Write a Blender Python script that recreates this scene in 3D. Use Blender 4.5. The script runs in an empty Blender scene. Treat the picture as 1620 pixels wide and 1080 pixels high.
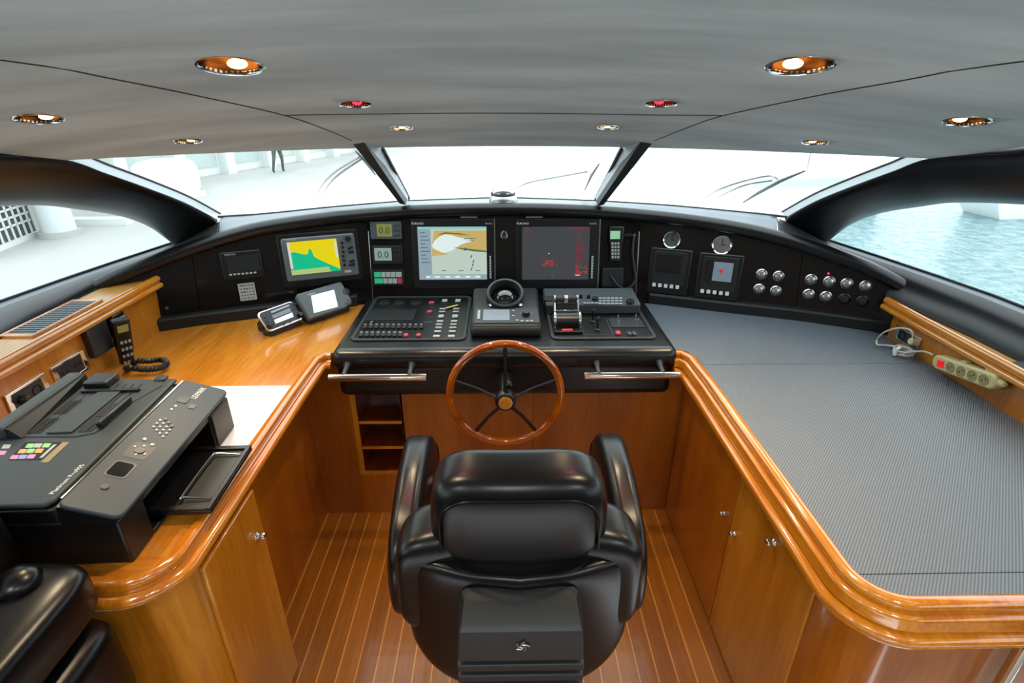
import bpy, bmesh, math, random
import numpy as np
from mathutils import Vector, Matrix
random.seed(7)
SC = bpy.context.scene
COL = SC.collection
# ------------------------------------------------------------------ camera, world, exposure
F = 853.0                                  # focal length in pixels of the 1620 wide frame
TH = math.atan(395/853.0)                  # downward tilt
YAW = math.atan(15*math.cos(TH)/853.0)
H = 2.0
FW = Vector((math.sin(YAW)*math.cos(TH), math.cos(YAW)*math.cos(TH), -math.sin(TH)))
RT = Vector((math.cos(YAW), -math.sin(YAW), 0))
UP = RT.cross(FW)
CAM = Vector((0, 0, H))
cd = bpy.data.cameras.new('camera'); cam = bpy.data.objects.new('camera', cd); COL.objects.link(cam)
cd.sensor_width = 36; cd.lens = 36*F/1620; cd.clip_start = 0.02; cd.clip_end = 500
m = Matrix((RT, UP, -FW)).transposed().to_4x4(); m.translation = CAM; cam.matrix_world = m
SC.camera = cam
SC.view_settings.view_transform = 'Standard'; SC.view_settings.look = 'None'
SC.view_settings.gamma = 1; SC.view_settings.use_curve_mapping = False
SC.view_settings.exposure = 1.27
w = bpy.data.worlds.new('overcast_sky'); SC.world = w; w.use_nodes = True
bg = w.node_tree.nodes['Background']; bg.inputs[0].default_value = (0.93, 0.97, 1.0, 1); bg.inputs[1].default_value = 1.7

def area_light(name, loc, target, sx, sy, energy, col=(1, 1, 1)):
    l = bpy.data.lights.new(name, 'AREA'); l.shape = 'RECTANGLE'; l.size = sx; l.size_y = sy; l.energy = energy; l.color = col
    o = bpy.data.objects.new(name, l); COL.objects.link(o); o.location = loc
    o.rotation_euler = (Vector(target)-Vector(loc)).to_track_quat('-Z', 'Y').to_euler(); return o

# ------------------------------------------------------------------ pixel -> place helpers
def ray(u, v): return FW + RT*((u-810)/F) - UP*((v-540)/F)
def pZ(u, v, z): d = ray(u, v); return CAM + d*((z-H)/d.z)
def pY(u, v, y): d = ray(u, v); return CAM + d*(y/d.y)
def pX(u, v, x): d = ray(u, v); return CAM + d*(x/d.x)

class Frame:
    def __init__(s, o, ex, ey):
        s.o = Vector(o); s.ex = Vector(ex).normalized(); s.ey = Vector(ey)
        s.ez = s.ex.cross(s.ey).normalized(); s.ey = s.ez.cross(s.ex).normalized()
    def mat(s):
        m = Matrix((s.ex, s.ey, s.ez)).transposed().to_4x4(); m.translation = s.o; return m
    def px(s, u, v, n=0.0):
        d = ray(u, v); t = ((s.o + s.ez*n - CAM).dot(s.ez))/d.dot(s.ez); p = CAM + d*t - s.o
        return (p.dot(s.ex), p.dot(s.ey))
    def rect(s, u0, v0, u1, v1, n=0.0):
        um, vm = (u0+u1)/2, (v0+v1)/2
        return (s.px(u0, vm, n)[0], s.px(u1, vm, n)[0], s.px(um, v1, n)[1], s.px(um, v0, n)[1])
    def w(s, x, y, z=0): return s.o + s.ex*x + s.ey*y + s.ez*z
    def at(s, u, v, n=0.0):          # a frame of the same tilt whose origin lies under this pixel
        x, y = s.px(u, v, n); f = Frame(s.w(x, y, n), s.ex, s.ey); return f

# ------------------------------------------------------------------ materials
def lin(c):
    if isinstance(c, str):
        c = c.lstrip('#'); c = [int(c[i:i+2], 16)/255 for i in (0, 2, 4)]
    return tuple(((x/12.92) if x <= 0.04045 else ((x+0.055)/1.055)**2.4) for x in c) + (1,)
def mat(name, col, rough=0.5, metal=0.0, coat=0.0, emit=None, estr=1.0, spec=0.5, alpha=None, trans=0.0):
    m = bpy.data.materials.new(name); m.use_nodes = True
    b = m.node_tree.nodes['Principled BSDF']
    b.inputs['Base Color'].default_value = lin(col); b.inputs['Roughness'].default_value = rough
    b.inputs['Metallic'].default_value = metal; b.inputs['Coat Weight'].default_value = coat
    b.inputs['Coat Roughness'].default_value = 0.08; b.inputs['Specular IOR Level'].default_value = spec
    b.inputs['Transmission Weight'].default_value = trans
    if emit: b.inputs['Emission Color'].default_value = lin(emit); b.inputs['Emission Strength'].default_value = estr
    return m
def nt(m): return m.node_tree, m.node_tree.nodes, m.node_tree.links, m.node_tree.nodes['Principled BSDF']
def noise_bump(m, scale=200, strength=0.1, dist=0.001, detail=3, vec='Object', stretch=(1, 1, 1)):
    t, n, l, b = nt(m); tc = n.new('ShaderNodeTexCoord'); mp = n.new('ShaderNodeMapping'); mp.inputs['Scale'].default_value = stretch
    no = n.new('ShaderNodeTexNoise'); no.inputs['Scale'].default_value = scale; no.inputs['Detail'].default_value = detail
    bu = n.new('ShaderNodeBump'); bu.inputs['Strength'].default_value = strength; bu.inputs['Distance'].default_value = dist
    l.new(tc.outputs[vec], mp.inputs[0]); l.new(mp.outputs[0], no.inputs[0]); l.new(no.outputs[0], bu.inputs['Height']); l.new(bu.outputs[0], b.inputs['Normal'])
    return m
def mottle(m, c1, c2, scale=3, stretch=(1, 1, 1), detail=4, lo=0.35, hi=0.65):
    t, n, l, b = nt(m); tc = n.new('ShaderNodeTexCoord'); mp = n.new('ShaderNodeMapping'); mp.inputs['Scale'].default_value = stretch
    no = n.new('ShaderNodeTexNoise'); no.inputs['Scale'].default_value = scale; no.inputs['Detail'].default_value = detail
    cr = n.new('ShaderNodeValToRGB'); cr.color_ramp.elements[0].position = lo; cr.color_ramp.elements[1].position = hi
    cr.color_ramp.elements[0].color = lin(c1); cr.color_ramp.elements[1].color = lin(c2)
    l.new(tc.outputs['Object'], mp.inputs[0]); l.new(mp.outputs[0], no.inputs[0]); l.new(no.outputs[0], cr.inputs[0]); l.new(cr.outputs[0], b.inputs['Base Color'])
    return m
def wood(name, c1, c2, c3, axis='z', rough=0.28, coat=0.6, sc=1.0):
    m = mat(name, c1, rough, coat=coat); t, n, l, b = nt(m)
    tc = n.new('ShaderNodeTexCoord')
    st = {'x': (0.6, 7, 7), 'y': (7, 0.6, 7), 'z': (7, 7, 0.6)}[axis]
    mp = n.new('ShaderNodeMapping'); mp.inputs['Scale'].default_value = [s*sc for s in st]; l.new(tc.outputs['Object'], mp.inputs[0])
    no = n.new('ShaderNodeTexNoise'); no.inputs['Scale'].default_value = 1.0; no.inputs['Detail'].default_value = 5; no.inputs['Distortion'].default_value = 0.6
    l.new(mp.outputs[0], no.inputs[0])
    mp2 = n.new('ShaderNodeMapping'); mp2.inputs['Scale'].default_value = [s*sc*9 for s in st]; l.new(tc.outputs['Object'], mp2.inputs[0])
    n2 = n.new('ShaderNodeTexNoise'); n2.inputs['Scale'].default_value = 1.5; n2.inputs['Detail'].default_value = 4; l.new(mp2.outputs[0], n2.inputs[0])
    ad = n.new('ShaderNodeMath'); ad.operation = 'MULTIPLY_ADD'; ad.inputs[1].default_value = 0.35; l.new(n2.outputs[0], ad.inputs[0]); 
    mu = n.new('ShaderNodeMath'); mu.operation = 'MULTIPLY'; mu.inputs[1].default_value = 0.65; l.new(no.outputs[0], mu.inputs[0]); l.new(mu.outputs[0], ad.inputs[2])
    cr = n.new('ShaderNodeValToRGB'); e = cr.color_ramp.elements; e[0].position = 0.36; e[0].color = lin(c1); e[1].position = 0.66; e[1].color = lin(c3)
    k = e.new(0.5); k.color = lin(c2); l.new(ad.outputs[0], cr.inputs[0]); l.new(cr.outputs[0], b.inputs['Base Color'])
    return m
M = {}
M['wood_v'] = wood('cherry_veneer_upright', '#935408', '#aa6710', '#be7c22', 'z')
M['wood_panel'] = wood('cherry_veneer_panel', '#803f04', '#954f08', '#a85f0f', 'z')
M['wood_top'] = wood('cherry_worktop', '#ac6414', '#c27a22', '#d29136', 'y', rough=0.22, coat=0.8)
M['wood_rail_y'] = wood('cherry_coping_long', '#b0600a', '#c57618', '#d68e2a', 'y', rough=0.16, coat=1.0)
M['wood_rail_x'] = wood('cherry_coping_cross', '#b0600a', '#c57618', '#d68e2a', 'x', rough=0.16, coat=1.0)
M['wood_light'] = wood('pale_cherry_top', '#b07a30', '#c08c44', '#cf9c54', 'y', rough=0.3)
M['wood_wheel'] = wood('varnished_mahogany', '#7c3402', '#a14d05', '#b9640c', 'x', rough=0.1, coat=1.0, sc=2)
M['wood_dark'] = wood('dark_wood_and_shade', '#4a1a06', '#5c2208', '#6d2c0c', 'z')
M['leather'] = noise_bump(mat('black_leather', '#060607', 0.30, spec=0.36), 420, 0.12, 0.0006)
M['vinyl'] = noise_bump(mat('black_padded_vinyl', '#090b0d', 0.30, spec=0.5), 500, 0.15, 0.001)
M['vinyl_grey'] = noise_bump(mat('charcoal_trim_vinyl', '#24282b', 0.5), 400, 0.15, 0.001)
M['deck_grey'] = noise_bump(mat('grey_dash_top', '#6a737a', 0.42), 300, 0.1, 0.001)
M['rim_grey'] = mat('grey_window_rim', '#c0c6cb', 0.45)
M['gasket'] = mat('black_gasket', '#101314', 0.6)
M['plastic'] = mat('black_plastic', '#0b0c0d', 0.35)
M['plastic_m'] = mat('matte_black_plastic', '#101213', 0.5)
M['plastic_g'] = mat('grey_plastic', '#43494c', 0.45)
M['instr'] = mat('instrument_grey', '#565d60', .45)
M['plastic_dg'] = mat('dark_grey_plastic', '#24282b', 0.45)
M['print_dark'] = mat('printer_black', '#090a0b', 0.4)
M['print_grey'] = mat('printer_grey', '#353c40', 0.5, spec=.35)
M['print_panel'] = mat('printer_control_grey', '#2f3943', 0.5, spec=.35)
M['gloss'] = mat('black_gloss_panel', '#171412', 0.09, spec=0.45)
M['chrome'] = mat('chrome', '#d8dadb', 0.12, metal=1.0)
M['steel'] = mat('brushed_steel', '#b0b0ad', 0.3, metal=1.0)
M['brass_warm'] = mat('warm_chrome', '#c9b8a8', 0.1, metal=1.0)
M['cup'] = mat('bronze_reflector', '#4a2e16', 0.22, metal=1.0)
M['white'] = mat('white_marking', '#d8dada', 0.5)
M['key'] = mat('pale_grey_key', '#a8adad', 0.5)
M['paper'] = mat('white_paper', '#e9e8ec', 0.7)
M['red'] = mat('red_key', '#c23a4c', 0.45)
M['redlamp'] = mat('red_lit_switch', '#c01420', 0.3, emit='#e01020', estr=0.27)
M['redled'] = mat('red_indicator_glow', '#ff1040', 0.3, emit='#ff1045', estr=2.0)
M['green'] = mat('green_key', '#2fae7c', 0.4, emit='#20a878', estr=0.11)
M['yellow'] = mat('yellow_tape', '#d8cf20', 0.5)
M['cream'] = mat('cream_plastic', '#cbbf8c', 0.45)
M['cream_d'] = mat('cream_recess_shade', '#94895c', 0.5)  # darker copy of the cream, recess shade put into the colour
M['cord_w'] = mat('off_white_cord', '#c6c4b8', 0.5)
M['bulb'] = mat('warm_lamp_glow', '#ffe0b0', 0.3, emit='#ffc67a', estr=5.0)
M['bulb_red'] = mat('red_lamp_glow', '#ff5060', 0.3, emit='#ff3050', estr=0.5)
M['black'] = mat('flat_black', '#050606', 0.7)
M['brand'] = mat('faint_brand_print', '#8f9496', 0.5)
M['lcd'] = mat('green_grey_lcd', '#7f9488', 0.3, emit='#7f9488', estr=0.16)
M['lcd_o'] = mat('olive_lcd', '#74763c', 0.3, emit='#74763c', estr=0.16)
M['lcd_g'] = mat('green_lcd', '#7fa98a', 0.3, emit='#7fb08c', estr=0.23)
M['lcd_dig'] = mat('lcd_digit', '#2c3a26', 0.4)
M['lcd_b'] = mat('blue_grey_lcd', '#6d7a85', 0.3, emit='#6d7a85', estr=0.14)
M['lcd_w'] = mat('pale_lcd', '#ccd0d8', 0.3, emit='#d4d8e2', estr=0.27)
M['scr_dark'] = mat('dark_screen_glass', '#0a0c0d', 0.08, coat=1.0)
def scr(name, c, k=0.85): return mat(name, '#101010', 0.15, emit=c, estr=k*.42, coat=0.2)
M['s_yel'] = scr('screen_yellow', '#f2e000'); M['s_grn'] = scr('screen_teal', '#00c890'); M['s_pale'] = scr('screen_pale', '#b9cf7e'); M['s_white'] = scr('screen_white', '#dfe3dc')
M['s_sea'] = scr('screen_sea', '#c2d4c8', .9); M['s_land'] = scr('screen_land', '#cdb36a', .9); M['s_side'] = scr('screen_sidebar', '#93a8b4', .9); M['s_cyan'] = scr('screen_cyan', '#8fcfc9', .9)
M['s_line'] = scr('screen_ink', '#4a6a70', .8); M['s_dk'] = scr('screen_dark_green', '#6f7a3c', .8); M['s_blue'] = scr('screen_shallow', '#e2f0ee', .95)
M['s_rad'] = scr('radar_ground', '#4a4c50', .7); M['s_red'] = scr('radar_red', '#c42a35', 1.0); M['s_dkred'] = scr('radar_dim_red', '#8a2b38', 0.9)
M['scr_gray'] = scr('grey_screen_faint_glow', '#222628', .5)  # switched-off screen given a faint grey glow
M['st1'] = mat('sticker_pink', '#c98ab5', .5); M['st2'] = mat('sticker_green', '#8fc77a', .5); M['st3'] = mat('sticker_orange', '#d6a05a', .5); M['st4'] = mat('sticker_gold', '#8f7c50', .5); M['st5'] = mat('sticker_lilac', '#8b9ad0', .5)
M['carpet'] = noise_bump(mat('beige_carpet', '#b3a998', 0.9), 300, 0.6, 0.004)
M['hull'] = mat('white_gelcoat', '#f2f4f4', 0.35)
M['concrete'] = noise_bump(mottle(mat('quay_concrete', '#b8b8b2', 0.85), '#9c9d99', '#b5b6b2', 0.35, (1, .4, 1), 8, .3, .7), 3, 0.1, 0.01)
M['facade'] = mat('white_render', '#cfd4d4', 0.7); M['fglass'] = mat('facade_glass', '#a9b6b3', 0.4)
M['cover'] = mat('white_boat_cover', '#e8e6de', 0.6); M['mesh'] = mat('dark_fence_mesh', '#3c4a46', 0.6)
M['cloth_dark'] = mat('dark_clothing', '#2c3a44', 0.8); M['skin'] = mat('skin', '#a9826a', .6)
# headliner
m = M['ceiling'] = mat('grey_suede_headliner', '#b6b8b7', 0.7); mottle(m, '#a4b5ba', '#c4d4d8', 2.6, (0.5, 2.5, 1), 9, .36, .66)
# floor: teak with holly strips
def floor_mat():
    m = mat('teak_and_holly_floor', '#8a4a10', 0.38, coat=0.2); t, n, l, b = nt(m)
    tc = n.new('ShaderNodeTexCoord'); sp = n.new('ShaderNodeSeparateXYZ'); l.new(tc.outputs['Object'], sp.inputs[0])
    P = 0.0713
    def mth(op, a, bb=None, c=None):
        k = n.new('ShaderNodeMath'); k.operation = op
        for i, x in enumerate((a, bb, c)):
            if x is None: continue
            if isinstance(x, (int, float)): k.inputs[i].default_value = x
            else: l.new(x, k.inputs[i])
        return k.outputs[0]
    q = mth('DIVIDE', mth('ADD', sp.outputs[0], 0.854+P*40), P)
    fr = mth('FRACT', mth('ADD', q, 0.5)); d = mth('ABSOLUTE', mth('SUBTRACT', fr, 0.5))
    line = mth('LESS_THAN', d, 0.034)
    idx = mth('FLOOR', q)
    wn = n.new('ShaderNodeTexWhiteNoise'); wn.noise_dimensions = '1D'; l.new(idx, wn.inputs['W'])
    mp = n.new('ShaderNodeMapping'); mp.inputs['Scale'].default_value = (40, 1.6, 1); l.new(tc.outputs['Object'], mp.inputs[0])
    no = n.new('ShaderNodeTexNoise'); no.inputs['Scale'].default_value = 2; no.inputs['Detail'].default_value = 6; l.new(mp.outputs[0], no.inputs[0])
    f = mth('MULTIPLY_ADD', wn.outputs[0], 0.3, mth('MULTIPLY', no.outputs[0], 0.8))
    cr = n.new('ShaderNodeValToRGB'); e = cr.color_ramp.elements; e[0].position = .3; e[0].color = lin('#713f07'); e[1].position = .85; e[1].color = lin('#905710'); l.new(f, cr.inputs[0])
    mx = n.new('ShaderNodeMix'); mx.data_type = 'RGBA'; l.new(line, mx.inputs[0]); l.new(cr.outputs[0], mx.inputs[6]); mx.inputs[7].default_value = lin('#b87c36')
    l.new(mx.outputs[2], b.inputs['Base Color']); return m
M['floor'] = floor_mat(); M['bulkhead'] = mat('grey_brown_bulkhead_lining', '#57534f', .7)
def rib_mat():
    m = mat('ribbed_grey_rubber', '#757c82', 0.42); t, n, l, b = nt(m)
    tc = n.new('ShaderNodeTexCoord'); mp = n.new('ShaderNodeMapping'); mp.inputs['Rotation'].default_value = (0, 0, math.radians(41)); l.new(tc.outputs['Object'], mp.inputs[0])
    wv = n.new('ShaderNodeTexWave'); wv.wave_type = 'BANDS'; wv.bands_direction = 'X'; wv.wave_profile = 'SIN'
    wv.inputs['Scale'].default_value = 2*math.pi/0.0069/20; l.new(mp.outputs[0], wv.inputs[0])
    cr = n.new('ShaderNodeValToRGB'); e = cr.color_ramp.elements; e[0].color = lin('#464d54'); e[1].color = lin('#687079'); e[0].position = .1; e[1].position = .6
    l.new(wv.outputs[0], cr.inputs[0]); l.new(cr.outputs[0], b.inputs['Base Color'])
    bu = n.new('ShaderNodeBump'); bu.inputs['Strength'].default_value = .5; bu.inputs['Distance'].default_value = .002; l.new(wv.outputs[0], bu.inputs['Height']); l.new(bu.outputs[0], b.inputs['Normal'])
    return m
M['ribs'] = rib_mat()
def water_mat():
    m = mat('harbour_water', '#1e5f66', 0.15, spec=0.9); mottle(m, '#3f7c83', '#8fabae', 3.0, (1, 1, 1), 10, .34, .66); t, n, l, b = nt(m)  # pale and teal mottle in the base colour stands in for sky reflection
    tc = n.new('ShaderNodeTexCoord'); mp = n.new('ShaderNodeMapping'); mp.inputs['Scale'].default_value = (1, 1, 1); l.new(tc.outputs['Object'], mp.inputs[0])
    a = n.new('ShaderNodeTexNoise'); a.inputs['Scale'].default_value = 7; a.inputs['Detail'].default_value = 6; a.inputs['Distortion'].default_value = 1; l.new(mp.outputs[0], a.inputs[0])
    bu = n.new('ShaderNodeBump'); bu.inputs['Strength'].default_value = 1; bu.inputs['Distance'].default_value = .12; l.new(a.outputs[0], bu.inputs['Height']); l.new(bu.outputs[0], b.inputs['Normal'])
    return m
M['water'] = water_mat()
def glass_mat():
    m = bpy.data.materials.new('window_glass'); m.use_nodes = True; t = m.node_tree; n = t.nodes; l = t.links
    n.remove(n['Principled BSDF']); o = n['Material Output']
    tr = n.new('ShaderNodeBsdfTransparent'); tr.inputs[0].default_value = (.93, .97, .97, 1); gl = n.new('ShaderNodeBsdfGlossy'); gl.inputs['Roughness'].default_value = .02
    lw = n.new('ShaderNodeLayerWeight'); lw.inputs[0].default_value = .5
    pw = n.new('ShaderNodeMath'); pw.operation = 'POWER'; pw.inputs[1].default_value = 5; l.new(lw.outputs['Facing'], pw.inputs[0])
    fr = n.new('ShaderNodeMath'); fr.operation = 'MULTIPLY_ADD'; fr.inputs[1].default_value = .5; fr.inputs[2].default_value = .04; l.new(pw.outputs[0], fr.inputs[0]); mx = n.new('ShaderNodeMixShader'); l.new(fr.outputs[0], mx.inputs[0]); l.new(tr.outputs[0], mx.inputs[1]); l.new(gl.outputs[0], mx.inputs[2]); l.new(mx.outputs[0], o.inputs[0])
    return m
M['glass'] = glass_mat()
M['glass_side'] = glass_mat(); M['glass_side'].name = 'side_glass_dimming_tint'
for n_ in M['glass_side'].node_tree.nodes:
    if n_.type == 'BSDF_TRANSPARENT': n_.inputs[0].default_value = (.62, .68, .69, 1)  # tint added to dim the bright view through the side windows

# ------------------------------------------------------------------ mesh builder
def linkchild(o, parent):
    COL.objects.link(o)
    if parent is not None: o.parent = parent
class MB:
    def __init__(s, xf=None): s.v = []; s.f = []; s.mi = []; s.m = 0; s.xf = xf; s.mats = []
    def use(s, m):
        if m not in s.mats: s.mats.append(m)
        s.m = s.mats.index(m); return s
    def add(s, vs, fs, xf=None):
        b = len(s.v)
        for p in vs:
            p = Vector(p)
            if xf is not None: p = xf @ p
            if s.xf is not None: p = s.xf @ p
            s.v.append(p)
        for f in fs: s.f.append([b+i for i in f]); s.mi.append(s.m)
        return s
    def box(s, x0, x1, y0, y1, z0, z1, xf=None, tx=0.0, ty=0.0):    # tx, ty shrink the +z end
        v = [(x0, y0, z0), (x1, y0, z0), (x1, y1, z0), (x0, y1, z0), (x0+tx, y0+ty, z1), (x1-tx, y0+ty, z1), (x1-tx, y1-ty, z1), (x0+tx, y1-ty, z1)]
        return s.add(v, [(3, 2, 1, 0), (4, 5, 6, 7), (0, 1, 5, 4), (1, 2, 6, 5), (2, 3, 7, 6), (3, 0, 4, 7)], xf)
    def hexa(s, b, t):       # b, t: four points each
        return s.add(list(b)+list(t), [(3, 2, 1, 0), (4, 5, 6, 7), (0, 1, 5, 4), (1, 2, 6, 5), (2, 3, 7, 6), (3, 0, 4, 7)])
    def prism(s, poly, z0, z1, xf=None):
        n = len(poly); v = [(p[0], p[1], z0) for p in poly]+[(p[0], p[1], z1) for p in poly]
        return s.add(v, [list(range(n))[::-1], list(range(n, 2*n))]+[(i, (i+1) % n, n+(i+1) % n, n+i) for i in range(n)], xf)
    def rrect(s, x0, x1, y0, y1, r, z0, z1, k=5, xf=None):
        return s.prism(rr(x0, x1, y0, y1, r, k), z0, z1, xf)
    def ring(s, outer, inner, z0, z1, xf=None):  # two polygons of equal count
        n = len(outer); v = [(p[0], p[1], z) for z in (z0, z1) for p in outer]+[(p[0], p[1], z) for z in (z0, z1) for p in inner]
        fs = []
        for i in range(n):
            j = (i+1) % n
            fs += [(i, j, n+j, n+i), (2*n+j, 2*n+i, 3*n+i, 3*n+j), (n+i, n+j, 3*n+j, 3*n+i), (j, i, 2*n+i, 2*n+j)]
        return s.add(v, fs, xf)
    def loft(s, rows, closed=False, caps=False, xf=None):
        n = len(rows[0]); v = [p for r in rows for p in r]; fs = []
        for i in range(len(rows)-1):
            for j in range(n if closed else n-1):
                k = (j+1) % n; fs.append((i*n+j, i*n+k, (i+1)*n+k, (i+1)*n+j))
        if caps and closed: fs += [list(range(n))[::-1], [(len(rows)-1)*n+j for j in range(n)]]
        return s.add(v, fs, xf)
    def cyl(s, p0, p1, r0, r1=None, n=20, caps=True, xf=None):
        r1 = r0 if r1 is None else r1; p0, p1 = Vector(p0), Vector(p1); d = (p1-p0).normalized()
        a = d.orthogonal().normalized(); b = d.cross(a)
        rows = [[p+(a*math.cos(t)+b*math.sin(t))*r for t in [2*math.pi*i/n for i in range(n)]] for p, r in ((p0, r0), (p1, r1))]
        return s.loft(rows, True, caps, xf)
    def tube(s, pts, r, n=10, closed=False, caps=True, xf=None, flat=1.0):
        pts = [Vector(p) for p in pts]; N = len(pts); rad = r if isinstance(r, (list, tuple)) else [r]*N
        tang = []
        for i in range(N):
            a = pts[(i-1) % N] if (closed or i > 0) else pts[i]; c = pts[(i+1) % N] if (closed or i < N-1) else pts[i]
            tang.append((c-a).normalized())
        nrm = tang[0].orthogonal().normalized(); rows = []
        for i in range(N):
            nrm = (nrm-tang[i]*nrm.dot(tang[i])).normalized(); bb = tang[i].cross(nrm)
            rows.append([pts[i]+(nrm*math.cos(t)+bb*math.sin(t)*flat)*rad[i] for t in [2*math.pi*k/n for k in range(n)]])
        if closed: rows.append(rows[0])
        return s.loft(rows, True, caps and not closed, xf)
    def lathe(s, prof, n=32, xf=None, arc=2*math.pi):
        rows = [[(r*math.cos(t), r*math.sin(t), z) for t in [arc*i/n for i in range(n)]] for r, z in prof]
        return s.loft(rows, True, False, xf)
    def sell(s, c, sz, e1=0.4, e2=0.4, n=28, mfn=None, xf=None):     # superellipsoid, a soft cushion
        def sp(a, e): return math.copysign(abs(a)**e, a)
        rows = []
        for i in range(n+1):
            ph = -math.pi/2+math.pi*i/n; row = []
            for j in range(2*n):
                th = 2*math.pi*j/(2*n)
                p = Vector((sz[0]*sp(math.cos(ph), e1)*sp(math.cos(th), e2), sz[1]*sp(math.cos(ph), e1)*sp(math.sin(th), e2), sz[2]*sp(math.sin(ph), e1)))
                if mfn: p = Vector(mfn(p))
                row.append(p+Vector(c))
            rows.append(row)
        return s.loft(rows, True, False, xf)
    def text(s, body, size, x, y, z, align='LEFT', rot=0.0, ext=0.0003, sx=1.0, xf=None):
        cu = bpy.data.curves.new('tmp', 'FONT'); cu.body = body; cu.size = size; cu.extrude = ext; cu.align_x = align; cu.resolution_u = 2
        o = bpy.data.objects.new('tmp', cu); COL.objects.link(o)
        dg = bpy.context.evaluated_depsgraph_get(); me = o.evaluated_get(dg).to_mesh()
        X = Matrix.Translation((x, y, z)) @ Matrix.Rotation(rot, 4, 'Z') @ Matrix.Diagonal((sx, 1, 1, 1))
        if xf is not None: X = xf @ X
        s.add([v.co.copy() for v in me.vertices], [list(p.vertices) for p in me.polygons], X)
        o.evaluated_get(dg).to_mesh_clear(); bpy.data.objects.remove(o); bpy.data.curves.remove(cu); return s
    def build(s, name, mt, parent=None, bev=0.0, seg=2, smooth=35, sub=0, weld=True):
        me = bpy.data.meshes.new(name); me.from_pydata(s.v, [], s.f); 
        if not s.mats: s.mats = [mt]
        for k in s.mats: me.materials.append(M[k])
        for p, i in zip(me.polygons, s.mi): p.material_index = i
        bm = bmesh.new(); bm.from_mesh(me)
        if weld: bmesh.ops.remove_doubles(bm, verts=bm.verts, dist=1e-6)
        bmesh.ops.recalc_face_normals(bm, faces=bm.faces); bm.to_mesh(me); bm.free()
        me.shade_smooth(); me.set_sharp_from_angle(angle=math.radians(smooth))
        o = bpy.data.objects.new(name, me); linkchild(o, parent)
        if bev: 
            b = o.modifiers.new('bevel', 'BEVEL'); b.width = bev; b.segments = seg; b.limit_method = 'ANGLE'; b.angle_limit = math.radians(40)
        if sub: q = o.modifiers.new('sub', 'SUBSURF'); q.levels = sub; q.render_levels = sub
        return o
def rr(x0, x1, y0, y1, r, k=5):
    pts = []
    for cx, cy, a0 in ((x1-r, y1-r, 0), (x0+r, y1-r, 90), (x0+r, y0+r, 180), (x1-r, y0+r, 270)):
        for i in range(k+1):
            a = math.radians(a0+90*i/k); pts.append((cx+r*math.cos(a), cy+r*math.sin(a)))
    return pts
def circ(cx, cy, r, n=24, ry=None): return [(cx+r*math.cos(2*math.pi*i/n), cy+(ry or r)*math.sin(2*math.pi*i/n)) for i in range(n)]
def spl(pts, n=8):               # Catmull-Rom
    P = [Vector(p) for p in pts]; P = [P[0]*2-P[1]]+P+[P[-1]*2-P[-2]]; out = []
    for i in range(1, len(P)-2):
        for k in range(n):
            t = k/n; a, b, c, d = P[i-1], P[i], P[i+1], P[i+2]
            out.append(0.5*((2*b)+(c-a)*t+(2*a-5*b+4*c-d)*t*t+(3*b-a-3*c+d)*t**3))
    out.append(P[-2]); return out
def thing(name, label, cat, fr=None, group=None, loc=None):
    o = bpy.data.objects.new(name, None); COL.objects.link(o); o.empty_display_size = 0.05
    if fr is not None: o.matrix_world = fr.mat()
    if loc is not None: o.location = loc
    o['label'] = label; o['category'] = cat
    if group: o['group'] = group
    return o
def tag(o, label, cat, group=None, kind=None):
    o['label'] = label; o['category'] = cat
    if group: o['group'] = group
    if kind: o['kind'] = kind
    return o
def struct(o, label=None, cat=None):
    o['kind'] = 'structure'
    if label: o['label'] = label; o['category'] = cat
    return o

# ================================================================== SETTING
XL, XR, YK = -0.93, 0.85, 2.2              # footwell sides and front
b = MB().box(-0.96, 0.88, -0.6, 2.24, -0.04, 0.0); struct(b.build('floor', 'floor'), 'teak and holly striped floor of the footwell', 'floor')
# raised saloon sole beside and behind the footwell, seen at the lower right
b = MB().box(0.97, 2.1, -1.4, 0.60, 0.12, 0.17); struct(b.build('floor', 'carpet'), 'pale beige carpet on the raised side floor', 'floor')

# --- ceiling shape
def Yedge(x): return 2.52-0.22*x*x
def zc(x, y):
    s = 1.782+0.23*(Yedge(x)-y)
    lim = 2.114+0.10*(1.23-y)              # flatter headliner behind the bend
    return s if y > 1.22 else min(s, zc0(x)+0.14*(1.22-y))
def zc0(x): return 1.782+0.23*(Yedge(x)-1.22)
XC = 1.56
def ceil_hit(u, v):
    d = ray(u, v); lo, hi = 0.2, 6.0
    f = lambda t: (CAM+d*t).z-zc((CAM+d*t).x, (CAM+d*t).y)
    t = 0.3
    while f(t) < 0 and t < 5: t += 0.01
    return CAM+d*t
def ceil_mesh():
    nx, ny = 40, 46; rows = []
    for k in (0, 1):
        for j in range(ny+1):
            row = []
            for i in range(nx+1):
                x = -XC+2*XC*i/nx; ye = Yedge(x); y = ye+( -1.4-ye)*(j/ny)**1.15
                row.append((x, y, zc(x, y)+0.05*k))
            rows.append(row)
    bot, top = rows[:ny+1], rows[ny+1:]
    b = MB(); b.loft(bot); b.loft(top[::-1])
    b.loft([bot[0], top[0]]); b.loft([top[-1], bot[-1]])
    b.loft([[r[0] for r in bot], [r[0] for r in top]]); b.loft([[r[-1] for r in top], [r[-1] for r in bot]])
    return b.build('ceiling', 'ceiling', smooth=60)
ceiling = struct(ceil_mesh(), 'grey suede headliner sloping down to the windscreen', 'ceiling')
LIGHTS = [(365, 103, 105, 'w'), (1266, 103, 105, 'w'), (562, 164, 53, 'r'), (1046, 163, 53, 'r'), (635, 202, 37, 'w'), (962, 201, 35, 'w'), (61, 187, 68, 'w'), (1530, 191, 67, 'w'), (297, 223, 42, 'w'), (1290, 225, 40, 'w')]
LF = []
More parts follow.
